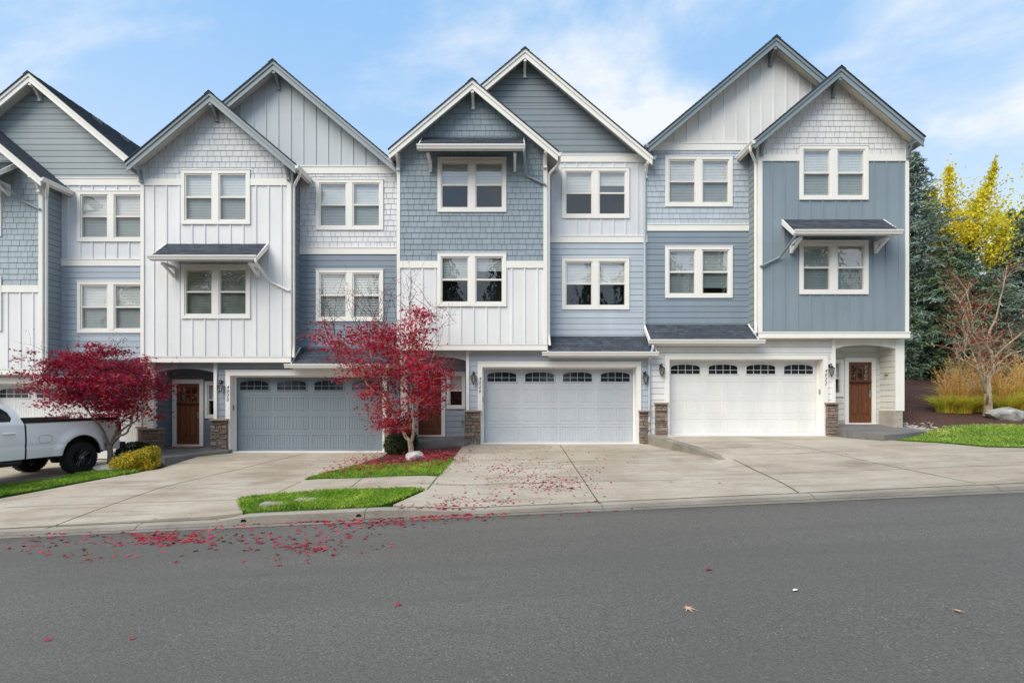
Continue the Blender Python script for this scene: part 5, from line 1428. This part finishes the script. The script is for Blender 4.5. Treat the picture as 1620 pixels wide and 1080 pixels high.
# ------------------------------------------------------------------ pickup
TRUCKW = mat('white_car_paint', S(244, 244, 246, .97), rough=.28, var=.01, spec=.5, coat=.6)
TBLK = mat('black_plastic', S(30, 31, 33), rough=.55)
TYRE = mat('tyre_rubber', S(30, 30, 31), rough=.85, bump=.3, bscale=60)
RIM = mat('black_rim', S(22, 22, 24), rough=.25, spec=.6, coat=.4)
TGLASS = mat('tinted_glass', S(24, 26, 30), rough=.05, spec=.6)
REDL = mat('red_lens', S(150, 8, 16), rough=.2, coat=.5)
HEADL = mat('head_lens', S(220, 224, 228), rough=.1, coat=.6)
CHROME = mat('bolt_metal', S(190, 190, 192), rough=.25, metal=.9)
def shade(o):
    o.data.polygons.foreach_set('use_smooth', [True] * len(o.data.polygons)); o.data.set_sharp_from_angle(angle=math.radians(32))
def pickup(label):
    th = math.radians(-101.5)             # heading
    wx = (130 - CX) / F * 14.2; base = Vector((wx, 14.2, G(wx, 14.2)))
    root = thing('pickup_truck', label, 'pickup truck', (0, 0, 0))
    HW = .98; WB = 4.05; RW = .44; AR = .53; AZ = RW + .10     # half width, wheelbase, wheel radius, arch radius
    # local: x forward, y left, rear axle at x=0; z from the ground
    def yside(x, z):
        y = HW - .03 * ((z - .95) / .5) ** 2
        if .84 < z < .90: y -= .012
        if z > 1.42: y -= (z - 1.42) * .30
        for c in (0, WB):
            d = math.hypot(x - c, z - AZ) - AR
            if d < .26: y += .055 * (1 - sm(.05, .26, d)) - .012 * sm(.035, .0, d)
        return y
    def panel(mb, poly, thick=.05, zs=(), xs=(), yf=yside, sides=(1, -1)):
        bm = bmesh.new(); bm.faces.new([bm.verts.new((x, 0, z)) for x, z in poly]); bm.normal_update()
        bmesh.ops.triangulate(bm, faces=bm.faces[:])
        for q in zs: bmesh.ops.bisect_plane(bm, geom=bm.verts[:] + bm.edges[:] + bm.faces[:], plane_co=(0, 0, q), plane_no=(0, 0, 1), dist=1e-5)
        for q in xs: bmesh.ops.bisect_plane(bm, geom=bm.verts[:] + bm.edges[:] + bm.faces[:], plane_co=(q, 0, 0), plane_no=(1, 0, 0), dist=1e-5)
        bm.verts.index_update()
        for sd in sides:
            P = [(v.co.x, sd * yf(v.co.x, v.co.z), v.co.z) for v in bm.verts]; n = len(P)
            mb.add(P + [(a, b_ - sd * thick, c) for a, b_, c in P], [tuple(v.index for v in f.verts) for f in bm.faces])
            for e in bm.edges:
                if len(e.link_faces) == 1:
                    i, j = e.verts[0].index, e.verts[1].index; b0 = len(mb.v) - 2 * n
                    mb.f.append((b0 + i, b0 + j, b0 + n + j, b0 + n + i)); mb.m.append(0)
        bm.free()
    def sidegrid(mb, x0, x1, zl, zt, cs=(), thick=.06, nz=22):
        xs = set(np.round(np.arange(x0, x1, .06), 4)) | {x0, x1}
        for c in cs: xs |= {round(c + AR * math.cos(t) * f, 4) for t in np.linspace(0, math.pi, 41) for f in (1, 1.001)}
        xs = sorted(q for q in xs if x0 <= q <= x1)
        def low(x):
            z = zl(x)
            for c in cs:
                if abs(x - c) < AR: z = max(z, AZ + math.sqrt(AR * AR - (x - c) ** 2))
            return z
        for sd in (1, -1):
            b0 = len(mb.v)
            for x in xs:
                a, b_ = low(x), zt(x)
                for k in range(nz + 1):
                    z = a + (b_ - a) * k / nz; mb.v.append((x, sd * yside(x, z), z))
                mb.v.append((x, sd * (yside(x, a) - thick), a))
            m_ = nz + 2
            for i in range(len(xs) - 1):
                for k in range(nz):
                    q = b0 + i * m_ + k; mb.f.append((q, q + 1, q + m_ + 1, q + m_)); mb.m.append(0)
                q = b0 + i * m_; mb.f.append((q, q + m_, q + m_ + nz + 1, q + nz + 1)); mb.m.append(0)
    ZS = [.6, .7, .78, .84, .87, .90, .96, 1.02, 1.1, 1.2, 1.3, 1.38, 1.42]
    def arch(c, z0=.56):
        a0 = math.asin((z0 - RW - .03) / AR)
        return [(c + AR * math.cos(t), RW + .03 + AR * math.sin(t)) for t in np.linspace(math.pi - a0, a0, 19)]
    XS = list(np.arange(-1.1, 5.0, .12))
    bed = MB()
    sidegrid(bed, -1.10, 1.36, lambda x: .60 if x < 0 else .56, lambda x: 1.46, (0,))
    for sd in (1, -1):
        bed.box(-1.10, -1.07, sd * .80, sd * .96, .62, 1.46)
    bed.box(-1.06, 1.30, -.52, .52, .80, .86); bed.box(1.26, 1.32, -.9, .9, .6, 1.45); bed.box(-1.12, -1.05, -.86, .86, .70, 1.44)
    o = bed.obj('bed', TRUCKW, root); shade(o)
    m_ = MB(); 
    for sd in (1, -1): m_.box(-1.08, 1.36, sd * .84, sd * .965, 1.455, 1.535)
    m_.box(-1.12, -1.04, -.86, .86, 1.44, 1.48); m_.box(1.32, 1.37, -.86, .86, 1.45, 1.49); m_.obj('rail_cap', TBLK, o)
    fd = MB(); P = []
    for t in range(20):
        a = 2 * math.pi * t / 20; P.append((.93 + .155 * np.sign(math.cos(a)) * abs(math.cos(a)) ** .5, 1.03 + .095 * np.sign(math.sin(a)) * abs(math.sin(a)) ** .5))
    for (a, a2) in zip(P, P[1:] + P[:1]):
        fd.tube([(a[0], yside(*a) + .001, a[1]), (a2[0], yside(*a2) + .001, a2[1])], .005, 4)
    fd.obj('fuel_door', mat('panel_gap_grey', S(120, 122, 128), rough=.6), o)
    for sd in (1, -1):
        tl = MB(); tl.box(-1.125, -1.03, sd * .80, sd * 1.005, .98, 1.40); tl.obj('tail_light', REDL, root)
    bp = MB(); bp.box(-1.30, -1.10, -.96, .96, .58, .78); bp.box(-1.34, -1.2, -.3, .3, .50, .58); bp.obj('rear_bumper', TBLK, root)
    # cab
    cab = MB(); x0, x1 = 1.40, 3.55
    zsC = ZS + [1.5, 1.6, 1.7, 1.8, 1.9]
    panel(cab, [(x0, .56), (x1 + .02, .56), (x1 + .02, 1.44), (x0, 1.44)], zs=ZS, xs=XS)
    rearw = [(x0 + .26, 1.50), (x0 + .22, 1.58), (x0 + .26, 1.72), (x0 + .38, 1.84), (x0 + .52, 1.87)]
    panel(cab, [(x0, 1.44), (x0 + .32, 1.44)] + rearw + [(x0 + .64, 1.99), (x0 + .40, 1.97), (x0 + .14, 1.86)], zs=zsC)
    panel(cab, [(x0 + .52, 1.87), (x1 - .50, 1.87), (x1 - .45, 1.98), (x0 + .64, 1.99)])
    panel(cab, [(x0 + .32, 1.44), (x1 + .02, 1.44), (x1 + .04, 1.49), (x0 + .26, 1.50)])
    panel(cab, [(x1 + .06, 1.47), (x1 - .50, 1.87), (x1 - .45, 1.98), (x1 + .22, 1.47)])
    panel(cab, [(2.52, 1.49), (2.64, 1.49), (2.62, 1.88), (2.52, 1.88)])
    ro = [(x0 + .14, 1.86), (x0 + .40, 1.97), (x0 + .75, 2.03), (x1 - .8, 2.03), (x1 - .45, 1.98)]
    for (a, c) in zip(ro[:-1], ro[1:]):
        ya, yc = yside(*a), yside(*c)
        cab.add([(a[0], -ya + .02, a[1]), (a[0], ya - .02, a[1]), (c[0], yc - .02, c[1]), (c[0], -yc + .02, c[1])], [(0, 1, 2, 3)])
    cab.add([(x0, -.92, 1.44), (x0, .92, 1.44), (x0 + .14, .84, 1.86), (x0 + .14, -.84, 1.86)], [(0, 1, 2, 3)])
    cab.box(x0, x0 + .04, -.92, .92, .6, 1.44)
    co_ = cab.obj('cab', TRUCKW, root); shade(co_)
    gl = MB(); yg_ = lambda x, z: yside(x, z) - .022
    panel(gl, [(x0 + .20, 1.48), (x1 - .02, 1.48), (x1 - .50, 1.88), (x0 + .5, 1.88), (x0 + .24, 1.74)], .01, yf=yg_)
    gl.add([(x0 + .005, -.75, 1.50), (x0 + .005, .75, 1.50), (x0 + .165, .70, 1.82), (x0 + .165, -.70, 1.82)], [(0, 1, 2, 3)])
    gl.add([(x1 + .20, -.86, 1.47), (x1 + .20, .86, 1.47), (x1 - .44, .80, 1.96), (x1 - .44, -.80, 1.96)], [(0, 1, 2, 3)])
    gl.obj('window', TGLASS, co_)
    for xx in (1.62, 2.78):
        for sd in (1, -1):
            hd = MB(); ys = yside(xx, 1.2); hd.tube([(xx, sd * (ys), 1.21), (xx + .03, sd * (ys + .045), 1.22), (xx + .22, sd * (ys + .045), 1.225), (xx + .25, sd * ys, 1.22)], .022, 8); hd.obj('door_handle', TRUCKW, co_)
    gp = MB()
    for xx in (2.56, 3.57):
        for sd in (1, -1):
            for za_, zb_ in zip(ZS[:-1], ZS[1:]): gp.add([(xx, sd * (yside(xx, za_) + .002), za_), (xx + .014, sd * (yside(xx, za_) + .002), za_), (xx + .014, sd * (yside(xx, zb_) + .002), zb_), (xx, sd * (yside(xx, zb_) + .002), zb_)], [(0, 1, 2, 3)])
    gp.obj('door_gap', TBLK, co_)
    # bonnet, front
    fr = MB(); xf = 4.98
    sidegrid(fr, x1 + .03, xf, lambda x: .58, lambda x: 1.46 - .16 * ((x - x1) / (xf - x1)) ** 2, (WB,))
    if False: panel(fr, [(x1 + .03, .56), (WB - AR, .56)] + arch(WB, .56)[1:-1] + [(WB + AR, .60), (xf, .66), (xf, 1.30), (xf - .15, 1.38), (x1 + .03, 1.46)], zs=ZS, xs=XS)
    fr.add([(x1 + .03, -.93, 1.46), (x1 + .03, .93, 1.46), (4.3, .90, 1.47), (4.3, -.90, 1.47), (xf, .90, 1.32), (xf, -.90, 1.32)], [(0, 1, 2, 3), (3, 2, 4, 5)])
    fr.box(xf - .06, xf, -.95, .95, .66, 1.31); shade(fr.obj('bonnet', TRUCKW, root))
    g2 = MB(); g2.box(xf, xf + .03, -.62, .62, .92, 1.26)
    for q in (1.0, 1.1, 1.2): g2.box(xf + .03, xf + .05, -.60, .60, q - .02, q + .02)
    g2.obj('grille', TBLK, root)
    for sd in (1, -1):
        hl = MB(); hl.box(xf - .08, xf + .03, sd * .64, sd * .97, 1.0, 1.26); hl.obj('headlight', HEADL, root)
    b2 = MB(); b2.box(xf - .05, xf + .16, -.99, .99, .60, .86); b2.obj('front_bumper', TBLK, root)
    for sd in (1, -1):
        mi = MB(); mi.box(x1 - .15, x1 - .02, sd * 1.0, sd * 1.24, 1.46, 1.76); mi.obj('wing_mirror', TBLK, root)
    un = MB(); un.box(-1.0, 4.9, -.5, -.40, .50, .66); un.box(-1.0, 4.9, .40, .5, .50, .66); un.box(x0, 4.7, -.75, .75, .50, .60); un.box(1.34, 1.39, -.95, .95, .58, 1.42)  # last box: black plate painting in the shade between cab and bed
    for c in (0, WB):
        un.tube([(c, -.78, RW), (c, .78, RW)], .06, 10); un.lathe([(0, -.17), (.12, -.15), (.17, 0), (.12, .15), (0, .17)], (c, .1, RW), 12)
        # wheel wells
        for sd in (1, -1):
            pts = [(c + (AR + .02) * math.cos(t), AZ + (AR + .02) * math.sin(t)) for t in np.linspace(math.pi * 1.02, -.02 * math.pi, 17)]
            for (a, a2) in zip(pts[:-1], pts[1:]): un.add([(a[0], sd * .55, a[1]), (a2[0], sd * .55, a2[1]), (a2[0], sd * .95, a2[1]), (a[0], sd * .95, a[1])], [(0, 1, 2, 3)])
            un.poly([(x, sd * .55, z) for x, z in pts])
    un.lathe([(.09, -.5), (.11, -.45), (.11, .45), (.09, .5)], (2.2, -.2, .55), 10, 'y')
    un.obj('chassis', TBLK, root)
    for sd in (1, -1):
        sb = MB(); sb.tube([(x0 + .1, sd * .98, .47), (3.45, sd * .98, .47)], .055, 8)
        for q in (1.7, 2.5, 3.2): sb.tube([(q, sd * .7, .55), (q, sd * .95, .48)], .02, 5)
        sb.obj('side_step', TBLK, root)
    for c in (0, WB):
        for sd in (1, -1):
            wroot = MB(); y = sd * .86; n = 40
            prof = [(.25, -.13), (.36, -.14), (.405, -.13), (RW - .005, -.10), (RW, -.05), (RW, .05), (RW - .005, .10), (.405, .13), (.36, .14), (.25, .13)]
            wroot.lathe(prof, (c, y, RW), n, 'y')
            for k in range(36):                      # tread blocks
                a = 2 * math.pi * k / 36
                for s2, ph in ((-1, 0), (1, .087)):
                    t0, t1 = a + ph - .055, a + ph + .055; r0, r1 = RW - .014, RW + .004
                    q = [(c + rr * math.cos(t), y + s2 * yy, RW + rr * math.sin(t)) for t in (t0, t1) for rr in (r0, r1) for yy in (.02, .118)]
                    wroot.add(q, [(2, 3, 7, 6), (1, 3, 7, 5), (0, 2, 3, 1), (4, 6, 7, 5), (0, 2, 6, 4)])
            wh = wroot.obj('wheel', TYRE, root)
            rm = MB()
            rm.lathe([(.255, -.12), (.245, .10 * 1), (.265, .125), (.27, .115), (.262, -.12)], (c, y, RW), 32, 'y') if sd > 0 else rm.lathe([(.255, .12), (.245, -.10), (.265, -.125), (.27, -.115), (.262, .12)], (c, y, RW), 32, 'y')
            for k in range(9):
                a = 2 * math.pi * k / 9
                for da in (-.2, .2):
                    p0 = (c + .07 * math.cos(a), y + sd * .07, RW + .07 * math.sin(a)); p1 = (c + .25 * math.cos(a + da), y + sd * .105, RW + .25 * math.sin(a + da)); rm.tube([p0, p1], [.022, .018], 5)
            rm.lathe([(0, sd * .10), (.06, sd * .10), (.085, sd * .07), (.085, sd * .0)], (c, y, RW), 16, 'y')
            rm.lathe([(0, -sd * .02), (.25, -sd * .02)], (c, y, RW), 24, 'y'); rm.obj('rim', RIM, wh)
            hb_ = MB(); hb_.lathe([(0, sd * .128), (.03, sd * .125), (.04, sd * .10)], (c, y, RW), 12, 'y')
            for k in range(8):
                a = 2 * math.pi * (k + .5) / 8; hb_.lathe([(0, sd * .108), (.012, sd * .106), (.012, sd * .09)], (c + .062 * math.cos(a), y, RW + .062 * math.sin(a)), 6, 'y')
            hb_.obj('hub', CHROME, wh)
    root.location = base; root.rotation_euler = (0, 0, th)
    # axle is centred on local y=0: shift so that the visible left rear wheel sits on the base point
    root.location = base - Matrix.Rotation(th, 3, 'Z') @ Vector((0, .98, 0))
    root.location.z = base.z
    return root
pickup('white four door pickup truck with black wheels parked on the left driveway')

# the wood across the street, seen in the window glass
def wood():
    r = np.random.default_rng(99); bl = []; tb = MB()
    for i, x in enumerate(np.arange(-44, 46, 5.2)):
        x = x + r.normal(0, 1.3); y = -27 + r.normal(0, 2.5); h = r.uniform(14, 23); z0 = zc(x); w_ = r.uniform(3.0, 5.2)
        tb.tube([(x, y, z0 - .3), (x, y, z0 + h * .95)], [.3, .04], 7)
        n = 2600; t = r.random(n) ** 1.1; a = r.uniform(0, 2 * np.pi, n)
        rad = w_ * (1 - t) ** .7 * np.sqrt(r.random(n)) * (1 + .3 * np.sin(t * 40)) if i % 3 else w_ * np.sqrt(np.clip(1 - (2 * t - .95) ** 2, .02, 1)) * r.random(n) ** .33
        P = np.column_stack([x + np.cos(a) * rad, y + np.sin(a) * rad, z0 + 1.2 + t * (h - 1)])
        bl.append(leaves(P, r.uniform(.5, 1.1, n), 'oval', None, .25, r))
    v_, f_ = join(bl); tv = np.array(tb.v); k4 = np.array([f for f in tb.f if len(f) == 4])
    o = np_obj('woodland', np.concatenate([v_, tv]), f_ + [k4 + len(v_)], NEEDLE2, None, (0, -27, -2))
    tag(o, 'trees across the street mirrored in the window panes', 'trees', kind='stuff')
wood()

# ------------------------------------------------------------------ light, sky, camera
SUN_EL, SUN_AZ = math.radians(46), math.radians(222)     # azimuth clockwise from +Y: the light comes from behind the camera
w = bpy.data.worlds.new('World'); SC.world = w; w.use_nodes = True
nt = w.node_tree; L = nt.links.new; bg = nt.nodes['Background']
sky = nn(nt, 'ShaderNodeTexSky', sky_type='NISHITA'); sky.sun_disc = False
sky.sun_elevation = SUN_EL; sky.sun_rotation = SUN_AZ
sky.air_density = 1.0; sky.dust_density = .6; sky.ozone_density = 2.0
hzc = nn(nt, 'ShaderNodeMix', data_type='RGBA'); hzc.inputs[0].default_value = .62; hzc.inputs[7].default_value = (2.9, 5.5, 8.8, 1)
L(sky.outputs[0], hzc.inputs[6]); L(hzc.outputs[2], bg.inputs['Color']); bg.inputs['Strength'].default_value = .145
tc = nn(nt, 'ShaderNodeTexCoord'); sep = nn(nt, 'ShaderNodeSeparateXYZ'); L(tc.outputs['Generated'], sep.inputs[0])
zz = nn(nt, 'ShaderNodeMath', operation='ADD'); zz.inputs[1].default_value = .22; L(sep.outputs['Z'], zz.inputs[0])
zm = nn(nt, 'ShaderNodeMath', operation='MAXIMUM'); zm.inputs[1].default_value = .05; L(zz.outputs[0], zm.inputs[0])
def div(o):
    d = nn(nt, 'ShaderNodeMath', operation='DIVIDE'); L(o, d.inputs[0]); L(zm.outputs[0], d.inputs[1]); return d.outputs[0]
cb = nn(nt, 'ShaderNodeCombineXYZ'); L(div(sep.outputs['X']), cb.inputs[0]); L(div(sep.outputs['Y']), cb.inputs[1])
mp = nn(nt, 'ShaderNodeMapping'); mp.inputs['Scale'].default_value = (1.0, 1.5, 1); mp.inputs['Location'].default_value = (5.3, 2.6, 0); mp.inputs['Rotation'].default_value = (0, 0, math.radians(18))
L(cb.outputs[0], mp.inputs['Vector'])
no = nn(nt, 'ShaderNodeTexNoise'); no.inputs['Scale'].default_value = 1.15; no.inputs['Detail'].default_value = 9; no.inputs['Roughness'].default_value = .60; no.inputs['Distortion'].default_value = .35
L(mp.outputs[0], no.inputs['Vector'])
cr = nn(nt, 'ShaderNodeMapRange', interpolation_type='SMOOTHSTEP'); cr.inputs['From Min'].default_value = .44; cr.inputs['From Max'].default_value = .70
L(no.outputs['Fac'], cr.inputs['Value'])
hz = nn(nt, 'ShaderNodeMapRange', interpolation_type='SMOOTHSTEP'); hz.inputs['From Min'].default_value = .02; hz.inputs['From Max'].default_value = .66; hz.inputs['To Min'].default_value = .78; hz.inputs['To Max'].default_value = .0
L(sep.outputs['Z'], hz.inputs['Value'])
ad = nn(nt, 'ShaderNodeMath', operation='ADD'); ad.use_clamp = True; L(cr.outputs[0], ad.inputs[0]); L(hz.outputs[0], ad.inputs[1])
mu = nn(nt, 'ShaderNodeMath', operation='MULTIPLY'); mu.inputs[1].default_value = .92; L(ad.outputs[0], mu.inputs[0])
b2 = nn(nt, 'ShaderNodeBackground'); b2.inputs['Color'].default_value = (.94, .97, 1.0, 1); b2.inputs['Strength'].default_value = 1.02
ms = nn(nt, 'ShaderNodeMixShader'); L(mu.outputs[0], ms.inputs[0]); L(bg.outputs[0], ms.inputs[1]); L(b2.outputs[0], ms.inputs[2])
L(ms.outputs[0], nt.nodes['World Output'].inputs['Surface'])

sl = bpy.data.lights.new('sun', 'SUN'); sl.energy = 3.95; sl.angle = math.radians(46); sl.color = (1.0, .928, .80)
so = bpy.data.objects.new('sun', sl); COL.objects.link(so)
dirv = Vector((math.sin(SUN_AZ) * math.cos(SUN_EL), math.cos(SUN_AZ) * math.cos(SUN_EL), math.sin(SUN_EL)))
so.rotation_euler = dirv.to_track_quat('Z', 'Y').to_euler(); so.location = (0, -5, 25)

cam = bpy.data.cameras.new('camera'); co = bpy.data.objects.new('camera', cam); COL.objects.link(co)
co.location = (0, 0, 0); co.rotation_euler = (math.radians(90), 0, 0)
cam.sensor_width = 36; cam.lens = 36 * F / 1620; cam.shift_y = (HY - 540) / 1620; cam.clip_end = 2000; cam.clip_start = .1
SC.camera = co
SC.view_settings.view_transform = 'Standard'; SC.view_settings.look = 'None'; SC.view_settings.exposure = 0
SC.render.film_transparent = False
SC.cycles.max_bounces = 8; SC.cycles.transparent_max_bounces = 16; SC.cycles.diffuse_bounces = 3
